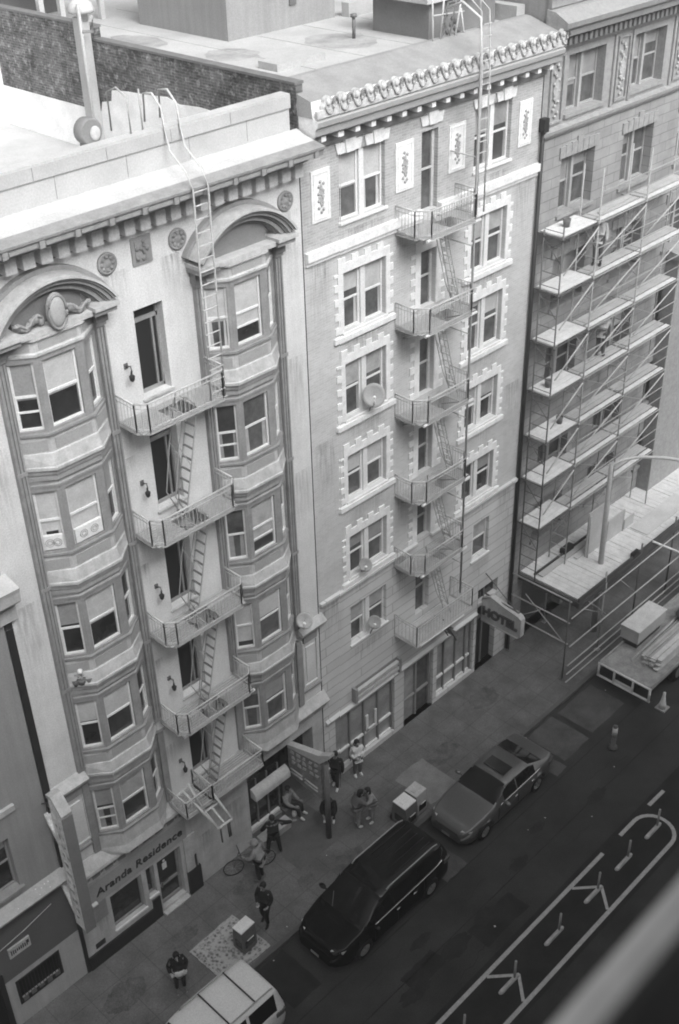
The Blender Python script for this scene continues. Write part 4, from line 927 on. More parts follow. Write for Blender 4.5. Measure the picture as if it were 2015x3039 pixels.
# sidewalk shed
SH_ = thing('sidewalk_shed', 'pavement shed with plank deck on steel tube posts over the footway', 'sidewalk shed', (35, -1.6, .14))
q = MB(); x = 30.0
while x < 44: q.box(x, x+.235, -2.66, -.02, 3.44, 3.5+.012*((int(x*10)) % 2)); x += .245
q.build('deck', M['wood'], SH_)
q = MB(); 
for y in (-2.72, -1.3, -.08): q.box(29.85, 44, y-.05, y+.05, 3.2, 3.43)
q.box(29.86, 29.97, -2.7, 0, 3.22, 3.46); q.box(29.9, 44, -2.74, -2.68, 3.43, 3.62)
q.build('joists', M['wooddk'], SH_)
for i, x in enumerate((29.3, 31.65, 34.1, 36.6, 39.0)):
    for y in (-2.72, -.2):
        q = MB(); q.tube((x, y, .15), (x, y, 3.9 if y < -1 else 3.4), .035 if i else .03, 7); q.box(x-.09, x+.09, y-.09, y+.09, .145, .17)
        if i == 1 and y < -1: q.tube((x, y, 2.9), (x, y, 3.4), .07, 8)
        q.build('post', M['steeld'] if i != 1 else M['steel'], SH_)
for i, z in enumerate((3.25, 1.90, .98, .56, .16)):
    q = MB(); q.tube((29.2 if i else 29.15, -2.95, z+.02), (40, -2.95, z+.02), .026, 6); q.build('street_rail', M['steell'], SH_)
for z in (3.85, 2.88, 1.9):
    q = MB(); q.tube((29.3, -2.8, z), (29.3, -.1, z), .03, 6); q.build('end_rail', M['steel'], SH_)
q = MB()
for a, b in (((29.3, -2.6, 1.9), (29.3, -.8, 3.2)), ((29.3, -.4, 1.9), (29.3, -1.6, 2.9)), ((30.0, -2.9, 3.2), (31.6, -2.6, 1.95)), ((32.4, -2.9, 3.2), (33.6, -2.9, 2.0)), ((31.65, -2.9, 2.0), (30.5, -2.7, 3.2))): q.tube(a, b, .02, 5)
q.build('cross_brace', M['steel'], SH_)
# deck clutter: plywood hoarding, boards, tubes
T = thing('plywood_hoarding', 'upright pale plywood sheets around the lamp post on the shed deck', 'hoarding', (33.6, -1.2, 3.5))
for a, b, z in (((32.35, -1.3), (33.66, -1.35), 5.5), ((33.72, -1.35), (34.9, -1.38), 4.5), ((34.93, -1.38), (35.6, -1.4), 3.98)):
    q = MB(); q.box(a[0], b[0], a[1]-.02, a[1]+.02, 3.52, z); q.build('sheet', M['ply'], T)
q = MB()
for x in (32.4, 33.6, 34.85): q.tube((x, -1.38, 3.5), (x, -1.38, 5.4 if x < 34 else 4.4), .03, 5)
q.build('studs', M['steell'], T)
random.seed(5)
def board(lab, x0, x1, y0, y1, z0, z1, m, rz=0):
    q = MB(); q.box(x0, x1, y0, y1, z0, z1); return tag(q.build('loose_board', m), lab, 'board', 'loose boards on the shed deck')
board('bright short board lying near the foot of the lamp post', 32.0, 32.9, -1.2, -1.02, 3.52, 3.58, M['plyw'])
board('long dark edge board along the wall side of the shed deck', 30.1, 33.6, -.62, -.55, 3.52, 3.6, M['wooddk'])
board('white sheet lying on the far right of the shed deck', 35.2, 38.6, -2.3, -1.5, 3.52, 3.55, M['plyw'])
board('grey plank beside the end rail of the shed deck', 30.2, 33.2, -.9, -.66, 3.52, 3.57, M['ply'])
q = MB(); q.tube((34.85, -2.75, 3.62), (37.6, -3.2, 1.6), .045, 6); tag(q.build('steel_pole', M['steelw']), 'white steel pole slanting down from the shed deck edge to the street', 'pole')
q = MB(); q.box(31.9, 32.5, -.7, -.45, 3.55, 3.75); tag(q.build('tool_box', M['black']), 'small black box on the shed deck near the wall', 'box')
q = MB(); q.box(33.5, 33.9, -2.75, -2.6, 3.5, 3.72); tag(q.build('rubber_mat', M['black']), 'black lump hanging on the street edge of the shed deck', 'mat')
# street lamp rising through the deck
LP = thing('street_lamp', 'tall tapering street lamp with a long curved arm rising through the shed deck', 'street lamp', (32.52, -1.97, .14))
q = MB(); q.tube((32.52, -1.97, .14), (32.35, -1.97, 8.0), .13, 10, r2=.085); q.build('post', M['steel'], LP)
q = MB(); q.path([(32.35, -1.97, 7.9), (32.9, -2.1, 7.95), (33.6, -2.35, 7.85), (34.6, -2.8, 7.55), (35.6, -3.3, 7.15), (36.4, -3.7, 6.8)], .06, 8); q.build('arm', M['steell'], LP)
q = MB(); q.ball((36.7, -3.85, 6.7), (.42, .2, .12), 0, 12, 6); q.build('lamp_head', M['steell'], LP)
# hotel blade sign
HS = thing('hotel_sign', 'pale hotel blade sign with raised capital letters jutting out beside the scaffold', 'sign', (27.8, -.7, 3.0))
q = MB(); q.prism([(-.02, 2.48), (1.66, 2.50), (1.78, 2.62), (1.78, 3.40), (1.66, 3.52), (1.0, 3.62), (.35, 3.78), (-.02, 3.50)], -.11, .11, Fr((27.8, 0, 0), (0, -1, 0), (-1, 0, 0))); q.build('case', M['cream2'], HS, bevel=.01)
q = MB(); fH = Fr((27.8, 0, 0), (0, -1, 0), (-1, 0, 0))
q.path([fH.p(u, v, .115) for u, v in ((0, 2.5), (1.65, 2.52), (1.76, 2.63), (1.76, 3.39), (1.65, 3.5), (1.0, 3.6), (.35, 3.76), (0, 3.5))], .03, 6); q.build('rim', M['ledge'], HS)
mw = Matrix(((0, 0, -1, 27.66), (-1, 0, 0, -.84), (0, 1, 0, 3.0), (0, 0, 0, 1)))
text_mesh('lettering', 'HOTEL', .50, .03, M['wooddk'], HS, mw, spacing=1.0, offset=.02)
q = MB(); q.tube((27.8, -.02, 3.7), (27.8, -1.6, 3.6), .03); q.tube((27.8, -.02, 4.6), (27.8, -1.5, 3.58), .02); q.build('bracket', M['steeld'], HS)

# ================================================================ BUILDING D : lower grey neighbour
Dq = thing('grey_corner_neighbour', 'lower grey stucco building with a white topped cornice at the left edge', 'building', (5, 0, 0))
q = MB()
wD = [(4.2, 5.6, 5.2, 7.0), (6.85, 8.22, 5.2, 7.0), (4.2, 5.6, 9.0, 11.0), (7.39, 8.80, .92, 1.92), (5.8, 7.1, .14, 2.3)]
holed(q, FA, -6, 9.40, 4.7, 13.3, wD[:3], depth=.3, m=0); holed(q, FA, -6, 9.58, 2.12, 4.55, [(5.8, 7.1, 2.12, 2.3)], depth=.3, m=1); holed(q, FA, -6, 9.58, .14, 2.12, [(7.39, 8.8, .92, 1.92), (5.8, 7.1, .14, 2.12)], depth=.3, m=2)
q.box(9.30, 9.40, .001, 12, .2, 13.9, 0); q.build('wall', [M['dgrey'], M['dgreyd'], M['dgreyl']], Dq)
q = MB(); q.extr([(0, 13.25), (-.15, 13.30), (-.15, 13.75), (-.40, 13.9), (-.50, 14.0), (-.52, 14.25), (-.55, 14.38), (.0, 14.5), (.3, 14.5), (.3, 13.2)], -6, 9.72, 0, mlist=[0, 0, 0, 0, 0, 0, 1, 1, 1, 1]); q.build('cornice', [M['dgreyl'], M['roofw']], Dq)
q = MB(); q.box(-6, 9.3, .3, 12, 13.4, 13.5); q.build('roof', M['roofw'], Dq)
q = MB(); q.extr([(0, 4.50), (-.16, 4.52), (-.34, 4.62), (-.36, 4.70), (0, 4.86)], -6, 9.56, 0); q.build('ledge', M['dgreyl'], Dq)
q = MB(); q.box(9.42, 9.60, -.04, 0, 4.6, 13.0); q.box(9.5, 9.62, -.03, .0, .14, 4.5); q.build('party_joint', M['black'], Dq)
q = MB(); q.box(7.45, 8.56, -.10, -.001, 7.85, 8.02, 0); q.build('window_head', M['ledge'], Dq)
for h in wD[:3]:
    q = MB(); a, b, c, d = h; sash(q, FA, a, b, c, d, n=-.24, blind=.25); q.fbox(FA, a-.1, b+.1, c-.1, c-.004, .001, .1, 0); q.build('window', [M['dgrey'], M['glass'], M['blindd']], Dq)
q = MB(); a, b, c, d = wD[3]; 
for P in ((a, a+.06, c, d), (b-.06, b, c, d), (a, b, d-.06, d), (a, b, c, c+.06)): q.fbox(FA, *P, -.1, .02, 0)
q.face([FA.p(a, c, -.2), FA.p(b, c, -.2), FA.p(b, d, -.2), FA.p(a, d, -.2)], 1)
x = a+.1
while x < b-.08: q.tube((x, .05, c+.05), (x, .05, d-.05), .012, 4, 0); x += .10
for t in range(5): q.box(a+.1+t*.26, a+.26+t*.26, -.03, -.01, c+.06+.03*(t % 3), c+.22+.03*(t % 2), 2)
q.build('barred_window', [M['black'], M['hole'], M['steeld']], Dq)
q = MB(); a, b, c, d = wD[4]; q.fbox(FA, a, b, c, d, -.3, -.25, 0); q.fbox(FA, 6.95, 7.1, c, 2.55, .001, .04, 0); q.build('door', M['black'], Dq)
T = thing('small_sign', 'small pale name plate with dark marks on the charcoal wall of the grey building', 'sign', (7.75, -.05, 3.1))
q = MB(); q.fbox(FA, 7.42, 8.08, 2.92, 3.30, .002, .05); q.build('plate', M['ledge'], T)
q = MB(); random.seed(8)
for t in range(9): q.fbox(FA, 7.48+.06*t, 7.51+.06*t, 3.02+random.uniform(0, .05), 3.15+random.uniform(0, .06), .05, .058)
q.fbox(FA, 7.96, 8.04, 3.1, 3.22, .05, .06); q.build('marks', M['black'], T)
q = MB(); q.path([(7.1, -.03, 3.45), (8.0, -.05, 3.62), (8.9, -.04, 3.85)], .012, 5); tag(q.build('cable', M['steell']), 'thin slack cable running along the charcoal wall', 'cable')
q = MB(); random.seed(6)
for t in range(9):
    x = random.uniform(6.5, 9.5); y = -random.uniform(.05, .32); r = random.uniform(.010, .026); z = 4.86-(-y)*.4
    q.ball((x, y, z), (r*1.3, r, r*.7), 0, 6, 4)
tag(q.build('ledge_rubbish', M['white']), 'crumbs of pale rubbish lying along the neighbour ledge', 'litter', kind='stuff')
# old blade sign by the shop
BS = thing('blade_sign', 'tall narrow rusty white blade sign with blank faces beside the left bay', 'sign', (9.5, -.7, 5.0))
fB = Fr((9.44, 0, 0), (0, -1, 0), (-1, 0, 0))
rus = mat('peeling_white_paint', .74, var=.3, scale=5, fine=.15, streak=.3)
q = MB(); q.prism([(.42, 3.0), (.92, 3.0), (.94, 7.5), (.60, 7.95), (.40, 7.9)], -.13, .13, fB); q.build('case', [rus], BS, bevel=.01)
q = MB(); random.seed(31); z = 7.05
while z > 3.3:
    for t in range(3): u = .50+random.uniform(0, .26); q.prism([(u, z), (u+random.uniform(.04, .12), z-.02), (u+random.uniform(.03, .1), z-random.uniform(.06, .18)), (u+.01, z-random.uniform(.05, .14))], .131, .134, fB)
    z -= .36
q.build('flaked_marks', M['trim'], BS)
q = MB(); q.prism([(.925, 3.02), (.955, 3.02), (.975, 7.5), (.945, 7.5)], -.16, .16, fB); q.prism([(.40, 7.93), (.62, 7.97), (.96, 7.52), (.98, 7.62), (.62, 8.08), (.38, 8.02)], -.16, .16, fB, 1); q.build('edge', [M['trimd'], M['ledge']], BS)
q = MB()
for z0, z1 in ((7.0, 6.3), (4.35, 3.5)):
    for d in (-.12, .12): q.prism([(.0, z0), (.0, z0-.16), (.42, z1-.12), (.42, z1+.12)], d-.015, d+.015, fB)
    q.prism([(.0, z0), (.0, z0-.05), (.42, z1+.1), (.42, z1+.16)], -.12, .12, fB)
q.build('bracket', [rus], BS)
q = MB(); q.tube((9.44, -.02, 7.3), (9.44, -.45, 7.05), .02); q.tube((9.3, -.02, 7.4), (9.4, -.55, 7.8), .015); q.build('stay', M['steeld'], BS)
# market blade sign on the right shopfront
MS = thing('shop_sign', 'dark blade sign with blotchy pale panel and tube lines by the awning', 'sign', (17.9, -.7, 2.6))
fM = Fr((17.9, 0, 0), (0, -1, 0), (-1, 0, 0))
q = MB(); q.prism([(-.02, 1.95), (1.46, 1.75), (1.46, 3.42), (-.02, 3.15)], -.10, .10, fM); q.build('case', mat('sign_face_paint', .2, var=.45, scale=5), MS)
q = MB(); q.prism([(-.02, 3.16), (1.46, 3.43), (1.9, 3.95), (1.9, 4.08), (1.4, 3.75), (-.02, 3.28)], -.11, .11, fM); q.build('head', M['steell'], MS)
q = MB(); random.seed(21)
for r_ in range(3):
    for c_ in range(5):
        u = .12+.27*c_+random.uniform(-.03, .03); v = 3.0-.22*r_+.035*c_; 
        q.prism([(u, v), (u+random.uniform(.10, .20), v+.02), (u+random.uniform(.12, .2), v+.14), (u+.03, v+random.uniform(.1, .17))], .101, .112, fM)
q.build('blotches', M['ledge'], MS)
q = MB()
for v in (2.32, 2.18):
    q.tube(fM.p(.10, v, .13), fM.p(.62, v-.01, .13), .028, 6); q.tube(fM.p(.74, v-.03, .13), fM.p(1.32, v-.06, .13), .028, 6)
q.build('tubes', M['ledge'], MS)
q = MB(); q.tube((17.9, -1.62, .14), (17.9, -1.62, 3.5), .10, 8); q.build('post', M['steeld'], MS)
# ================================================================ viewer's own building opposite; its unseen wall is sized to block light
OP = thing('shading_block_opposite', 'opposite building with an unseen light-blocking wall and a blurred pale window ledge at lower right', 'building', (0, -21.5, 0))
q = MB(); fo = Fr((0, -20.62, 0), (-1, 0, 0), (0, 1, 0)); holed(q, fo, -36, 40, 0.14, 33, [(-3.2, 1.2, 29.35, 31.3)], depth=.3, m=0); q.box(-40, 36, -34, -33, 0, 33); q.box(-40, 36, -33, -20.7, 32.9, 33); q.box(35.8, 36, -33, -20.7, 0, 32.9); q.build('wall', M['dgreyl'], OP)
LD = MB(); LD.box(-1.2, 3.2, -20.60, -20.4+.327*.55, 29.40, 29.45); LD.build('window_ledge', M['white'], OP, bevel=.008)
LD = MB(); LD.box(-1.2, 3.2, -20.62, -20.4+.295*.42, 29.451, 29.58); LD.build('sash_rail', M['black'], OP, bevel=.008)

# odds and ends left on the scaffold
for lab, x, k in (('small dark bucket on the top scaffold platform beside the brick hotel', 30.3, 0), ('small dark bucket on the fourth scaffold platform from the top, near the brick hotel', 30.0, 3), ('small dark bucket on the fifth scaffold platform from the top', 30.9, 4)):
    q = MB(); q.lathe([(.10, 0), (.13, .26), (.115, .26), (.10, .2)], (x, -.55, LV[k]+.03), 12); tag(q.build('bucket', M['steeld']), lab, 'bucket')
q = MB(); q.box(31.9, 33.4, -.7, -.62, LV[0]+.03, LV[0]+.10); q.box(32.2, 33.8, -.62, -.5, LV[0]+.03, LV[0]+.07); tag(q.build('spare_planks', M['ply']), 'spare planks lying on the top scaffold platform', 'planks')
# ================================================================ STREET FURNITURE
# delineator posts on white rubber bases
BP = None
labs = ['white based delineator post inside the rounded end of the lane marking', 'second delineator post from the rounded end, beside the gap in the line', 'delineator post standing on the upper chevron marking', 'delineator post midway between the two chevron markings', 'delineator post standing on the lower chevron marking', 'delineator post nearest the bottom edge of the picture']
for lab, x in zip(labs, (25.36, 23.62, 21.92, 19.86, 17.66, 15.35)):
    if BP is None:
        BP = thing('delineator_post', lab, 'delineator', (x, -9.1, .006), 'delineator posts between the lane lines')
        q = MB(); q.extr([(-.07, 0), (.07, 0), (.06, .05), (.03, .08), (-.03, .08), (-.06, .05)], -.42, .36, 0)
        for v_ in range(len(q.V)): q.V[v_] = (q.V[v_][0]+x, q.V[v_][1]-9.1, q.V[v_][2]+.006)
        q.ball((x-.42, -9.1, .03), (.08, .065, .04), 0, 10, 6); q.ball((x+.36, -9.1, .03), (.08, .065, .04), 0, 10, 6)
        q.build('base', mat('grubby_white_rubber', .46, var=.25, scale=7), BP)
        q = MB(); q.tube((x+.22, -9.1, .06), (x+.22, -9.1, .82), .036, 8); q.build('post', M['steel'], BP)
    else: copy_tree(BP, (x, -9.1, .006), lab, 'delineator posts between the lane lines')
CN = thing('traffic_cone', 'white banded traffic cone on a square base behind the flatbed truck', 'cone', (30.6, -6.25, 0))
q = MB(); q.box(30.4, 30.8, -6.45, -6.05, .002, .05); q.build('base', M['steel'], CN)
q = MB(); q.lathe([(.15, .05), (.11, .30), (.10, .31), (.06, .60), (.05, .76), (.02, .77)], (30.6, -6.25, 0), 14); q.build('body', M['whited'], CN)
DM = thing('marker_post', 'dark street marker with a white reflective band standing alone on the road', 'marker post', (27.65, -6.05, 0))
q = MB(); q.lathe([(.17, 0), (.16, .10), (.09, .14), (.08, 1.05), (.03, 1.10)], (27.65, -6.05, .003), 12); q.build('post', M['steeld'], DM)
q = MB(); q.lathe([(.092, .62), (.092, .98)], (27.65, -6.05, .003), 12); q.build('band', M['white'], DM)
HY = thing('bucket', 'small white bucket with a dark opening standing in the gutter behind the grey saloon car', 'bucket', (25.5, -3.72, 0))
q = MB(); q.lathe([(.13, 0), (.165, .34), (.18, .34), (.18, .37), (.15, .37), (.14, .30)], (25.5, -3.72, .004), 18); q.build('pail', M['white'], HY)
q = MB(); q.lathe([(.135, .301), (.02, .303)], (25.5, -3.72, .004), 16); q.build('contents', M['steeld'], HY)
# patterned rug
q = MB(); RC = [(11.98, -1.62), (13.72, -1.58), (13.78, -3.24), (12.02, -3.20)]
rm = bpy.data.materials.new('patterned_rug'); rm.use_nodes = True; t = rm.node_tree; b = t.nodes['Principled BSDF']; b.inputs['Roughness'].default_value = .95
tc = t.nodes.new('ShaderNodeTexCoord'); vo = t.nodes.new('ShaderNodeTexVoronoi'); vo.inputs['Scale'].default_value = 9; no = t.nodes.new('ShaderNodeTexNoise'); no.inputs['Scale'].default_value = 13; no.inputs['Detail'].default_value = 4; no.inputs['Roughness'].default_value = .7
t.links.new(tc.outputs['Object'], vo.inputs['Vector']); t.links.new(tc.outputs['Object'], no.inputs['Vector'])
ad = t.nodes.new('ShaderNodeMath'); ad.operation = 'MULTIPLY_ADD'; t.links.new(vo.outputs['Distance'], ad.inputs[0]); ad.inputs[1].default_value = .55; t.links.new(no.outputs['Fac'], ad.inputs[2])
cr_ = t.nodes.new('ShaderNodeValToRGB'); cr_.color_ramp.elements[0].position = .52; cr_.color_ramp.elements[0].color = (.07, .07, .07, 1); cr_.color_ramp.elements[1].position = .86; cr_.color_ramp.elements[1].color = (.42, .42, .42, 1)
t.links.new(ad.outputs[0], cr_.inputs[0]); t.links.new(cr_.outputs[0], b.inputs['Base Color'])
RG = thing('rug', 'worn floral rug laid out on the pavement under a newspaper box', 'rug', (12.9, -2.4, .145))
random.seed(4)
def edge(P, n, j): 
    out = []
    for (ax, ay), (bx, by) in zip(P, P[1:]+P[:1]):
        for k in range(n): out.append((ax+(bx-ax)*k/n+random.uniform(-j, j), ay+(by-ay)*k/n+random.uniform(-j, j)))
    return out
E_ = edge(RC, 10, .012); fg = Fr((0, 0, 0), (1, 0, 0), (0, 0, 1), (0, 1, 0))
q = MB(); top = [(x, y, .158) for x, y in E_]; bot = [(x, y, .141) for x, y in E_]; q.face(top); n_ = len(E_)
for i in range(n_): q.face([top[i], bot[i], bot[(i+1) % n_], top[(i+1) % n_]])
q.build('field', rm, RG)
q = MB(); C0 = Vector((12.88, -2.41))
def inset(k): return [tuple(C0+(Vector(p)-C0)*k) for p in RC]
for k0, k1 in ((.985, .955), (.86, .835)):
    a_, b_ = inset(k0), inset(k1)
    for i in range(4): q.face([(*a_[i], .1605), (*a_[(i+1) % 4], .1605), (*b_[(i+1) % 4], .1605), (*b_[i], .1605)])
q.build('border', mat('rug_border', .34, var=.35, scale=9), RG)
def news(lab, x, y, z0, wx, wy, h, ms, mt, rz=0, grp=None):
    T = thing('newspaper_box', lab, 'newspaper box', (x, y, z0), grp, local=True, rz=rz)
    q = MB(); q.extr([(-wy/2, .10), (wy/2, .10), (wy/2, h*.62), (wy*.40, h), (-wy*.40, h), (-wy/2, h*.62)], -wx/2, wx/2); q.build('cabinet', ms, T, bevel=.015)
    q = MB(); q.box(-wx/2-.02, wx/2+.02, -wy*.40, wy*.42, h+.002, h+.05); q.box(-wx*.35, wx*.35, -wy*.12, wy*.12, h+.05, h+.075); q.build('lid', mt, T, bevel=.012)
    q = MB(); q.box(-wx*.36, wx*.36, -wy/2-.012, -wy/2+.004, h*.30, h*.60); q.box(-wx/2-.012, -wx/2+.004, -wy*.3, wy*.3, h*.25, h*.55); q.build('display_window', M['glass'], T)
    q = MB(); q.tube((-wx*.25, -wy/2-.03, h*.64), (wx*.25, -wy/2-.03, h*.64), .014, 6); q.build('handle', M['steelw'], T)
    q = MB(); q.box(-wx*.42, wx*.42, -wy*.4, wy*.4, 0, .10); q.build('plinth', M['steeld'], T); return T
news('dark newspaper box with a bright lid standing on the patterned rug', 13.25, -2.72, .16, .52, .46, .95, M['steeld'], M['steelw'], rz=.05)
news('left newspaper box of the pair, with a broad white lid, between the parked cars', 20.02, -2.98, .145, .52, .66, .95, M['steeld'], M['steelw'], rz=0)
news('right newspaper box of the pair, nearer the grey saloon car', 20.66, -2.90, .145, .50, .60, .92, M['steel'], M['ledge'], rz=.03)
q = MB(); q.ball((19.92, -2.62, .24), (.16, .14, .10), 0, 10, 6); tag(q.build('rubbish_bag', M['black']), 'small black rubbish bag at the foot of the left newspaper box', 'bag')
# ================================================================ VEHICLES (fronts towards -X)
def interp(kn, x):
    if x <= kn[0][0]: return kn[0][1]
    for (a, p), (b, r) in zip(kn, kn[1:]):
        if x <= b: return p+(r-p)*(x-a)/(b-a)
    return kn[-1][1]
def smooth(kn, x, wd):
    n = 7; return sum(interp(kn, x+wd*(i-3)/3) for i in range(n))/n
def vehicle(nm, lab, cat, loc, L, zt, belt, hw, wheels, wr, body_m, opts):
    T = thing(nm, lab, cat, loc, local=True)
    N = 96; xs = [L*i/N for i in range(N+1)]; rings = []
    track = max(p for _, p in hw)
    for x in xs:
        w_ = smooth(hw, x, .07); Z = smooth(zt, x, .09); bl = min(smooth(belt, x, .12), Z-.035); g_ = Z-bl
        f = min(1, max(0, (g_-.10)/.35)); rw = w_*(.90-.16*f) if not opts.get('boxy') else w_*(.92-.12*f)
        zb = .20+.10*max(0, 1-x/.35)**2+.12*max(0, 1-(L-x)/.4)**2
        arch = 0
        for xw in wheels:
            d = abs(x-xw)
            if d < wr+.065: arch = max(arch, wr+math.sqrt((wr+.065)**2-d*d))
        pts = [(w_*.90, zb), (w_*.985, zb+.10), (w_*1.0, .46), (w_*.995, .66), (w_*.965, bl-.02)]
        pts = [(y, min(max(z, arch), bl-.03+.006*i)) for i, (y, z) in enumerate(pts)]
        pts += [(w_*.93, bl+.012), (rw+(w_*.90-rw)*.15, bl+g_*.84), (rw*.93, bl+g_*.95), (rw*.55, Z-.008), (0, Z)]
        rings.append((x, pts))
    K = len(rings[0][1]); mid = lambda i: (xs[i]+xs[i+1])/2
    B, GW, GR, GS = MB(), MB(), MB(), MB()
    ws0, ws1 = opts['windscreen']; rr0, rr1 = opts['rear']; sg = opts['side']
    P_ = lambda i, j, s_: (xs[i], s_*rings[i][1][j][0], rings[i][1][j][1])
    for s_ in (-1, 1):
        for i in range(N):
            m_ = mid(i)
            for j in range(K-1):
                tgt, mi = B, 0
                if j >= 7 and ws0 < m_ < ws1: tgt = GW
                elif j == 6 and ws0+.12 < m_ < ws1-.1: tgt = GW
                elif j >= 7 and rr0 < m_ < rr1: tgt = GR
                elif j == 5 and any(a < m_ < b for a, b in sg): tgt = GS
                F = [P_(i, j, s_), P_(i+1, j, s_), P_(i+1, j+1, s_), P_(i, j+1, s_)]
                tgt.face(F if s_ > 0 else F[::-1], mi, True)
        # ends and floor
    for i, s in ((0, 1), (N, -1)):
        ring = [P_(i, j, -1) for j in range(K)]+[P_(i, j, 1) for j in range(K-2, -1, -1)]
        B.face(ring if s < 0 else ring[::-1], 0)
    B.box(.5, L-.5, -track*.82, track*.82, .19, .42, 1)
    def merge(o):
        b = bmesh.new(); b.from_mesh(o.data); bmesh.ops.remove_doubles(b, verts=b.verts, dist=.0005); b.to_mesh(o.data); b.free()
    bo = B.build('body', [body_m, M['black']], T, flip=False); merge(bo)
    GSl, GSr = MB(), MB()
    for f_ in GS.F: (GSl if GS.V[f_[0]][1] > 0 else GSr).face([GS.V[k_] for k_ in f_], 0, True)
    for mb_, n_ in ((GW, 'windscreen'), (GR, 'rear_window'), (GSl, 'side_window'), (GSr, 'side_window')):
        if mb_.F: o = mb_.build(n_, opts.get('glassm', M['carglass']), T, flip=False); merge(o)
    for xw in wheels:
        for s_ in (-1, 1):
            y0 = s_*(track-.115); q = MB(); q.lathe([(wr*.50, -.02), (wr*.62, -.11), (wr*.96, -.105), (wr, -.06), (wr, .06), (wr*.96, .105), (wr*.62, .11), (wr*.50, .02)], (xw, y0, wr), 24, 0, 'y'); wh = q.build('wheel', M['tyre'], T)
            q = MB(); q.lathe([(wr*.62, -.02), (wr*.60, .10), (wr*.55, .10), (wr*.52, .06), (wr*.15, .06), (.04, .085)], (xw, y0, wr), 20, 0, 'y')
            if s_ < 0: q.V = [(a, 2*y0-b_, c) for a, b_, c in q.V]
            for sp in range(5):
                t_ = sp*1.2566; yo = y0+s_*.085
                q.tube((xw+.04*math.cos(t_), yo, wr+.04*math.sin(t_)), (xw+wr*.56*math.cos(t_), yo, wr+wr*.56*math.sin(t_)), .03, 4)
            q.build('rim', M['rim'], wh)
    # lamps, mirrors, trims
    wf = interp(hw, .35); zf = interp(zt, .25)
    for s_ in (-1, 1):
        q = MB(); q.prism([(.12, s_*wf*.60), (.30, s_*wf*.93), (.52, s_*wf*.965), (.50, s_*wf*.90), (.25, s_*wf*.62)], zf-.16, zf-.03, fg) if True else None
        q.build('headlight', M['lamp'], T)
        q = MB()
        for t in range(4):
            xa = L-.42+.09*t; wl = smooth(hw, xa+.045, .07); zb_ = interp(belt, xa)-.05; q.box(xa, xa+.09, min(s_*(wl-.08), s_*(wl+.006)), max(s_*(wl-.08), s_*(wl+.006)), zb_-.16, zb_)
        q.build('tail_light', M['steeld'], T)
        xm = ws0+.35; zm = interp(belt, xm)+.10; wm = interp(hw, xm)
        q = MB(); q.ball((xm, s_*(wm+.12), zm), (.085, .13, .075), 0, 10, 8); q.tube((xm+.02, s_*wm*.93, zm-.05), (xm, s_*(wm+.08), zm-.02), .03, 6); q.build('mirror', opts.get('mirror', body_m), T)
        for xh in opts['handles']:
            q = MB(); wh_ = interp(hw, xh); q.tube((xh, s_*(wh_+.012), interp(belt, xh)-.14), (xh+.17, s_*(wh_+.012), interp(belt, xh)-.14), .016, 6); q.build('door_handle', opts.get('handle_m', M['chrome']), T)
        if opts.get('strip'):
            a, b = opts['strip']; q = MB(); q.path([(x, s_*(interp(hw, x)*.945+.006), smooth(belt, x, .12)+.004) for x in [a+(b-a)*t/14 for t in range(15)]]+(opts['tail'](s_) if opts.get('tail') else []), .017, 6); q.build('window_strip', M['chrome'], T)
        for x in opts['seams']:
            q = MB(); q.path([(x+.02*k_, s_*(interp(hw, x)*sc_+.002), z) for k_, (sc_, z) in enumerate(((1.0, .40), (1.0, .66), (.968, interp(belt, x)-.03)))], .008, 4); q.build('door_seam', M['black'], T)
    q = MB(); q.box(.02, .12, -wf*.55, wf*.55, .42, .60); q.build('grille', M['black'], T)
    q = MB(); q.box(-.01, .03, -.16, .16, .32, .42); q.build('number_plate', M['steel'], T)
    return T, rings
carpaint = mat('grey_car_paint', .14, rough=.28, var=.04, coat=.5, spec=.5, metal=.5)
T, _r = vehicle('parked_saloon', 'metallic grey saloon car with a sunroof parked at the kerb', 'car', (20.42, -4.40, 0), 4.85,
    [(0, .50), (.06, .66), (.35, .80), (1.25, .96), (1.45, .98), (2.25, 1.40), (2.75, 1.45), (3.35, 1.42), (4.20, 1.08), (4.72, 1.03), (4.82, .90), (4.85, .6)],
    [(0, .44), (.3, .70), (1.3, .90), (3.9, .97), (4.85, .86)],
    [(0, .56), (.08, .70), (.35, .84), (1, .905), (3.7, .91), (4.5, .86), (4.75, .78), (4.85, .66)], (.95, 3.78), .33, carpaint,
    dict(windscreen=(1.52, 2.22), rear=(3.42, 4.12), side=[(1.95, 2.62), (2.70, 3.62)], handles=(2.45, 3.35), seams=(1.6, 2.66, 3.6), strip=(1.75, 3.95), mirror=carpaint))
q = MB(); q.prism([(2.42, -.42), (2.42, .42), (2.90, .42), (2.90, -.42)], 1.446, 1.462, fg); q.build('sunroof', M['glass'], T)
q = MB(); q.box(1.75, 1.80, -.4, -.15, 1.11, 1.12); q.build('dash_paper', M['white'], T)
vp = mat('black_car_paint', .006, rough=.12, var=.05, coat=.0, spec=.28)
def vtail(s_): return [(4.62, s_*.86, 1.16), (4.74, s_*.80, 1.40), (4.72, s_*.77, 1.52)]
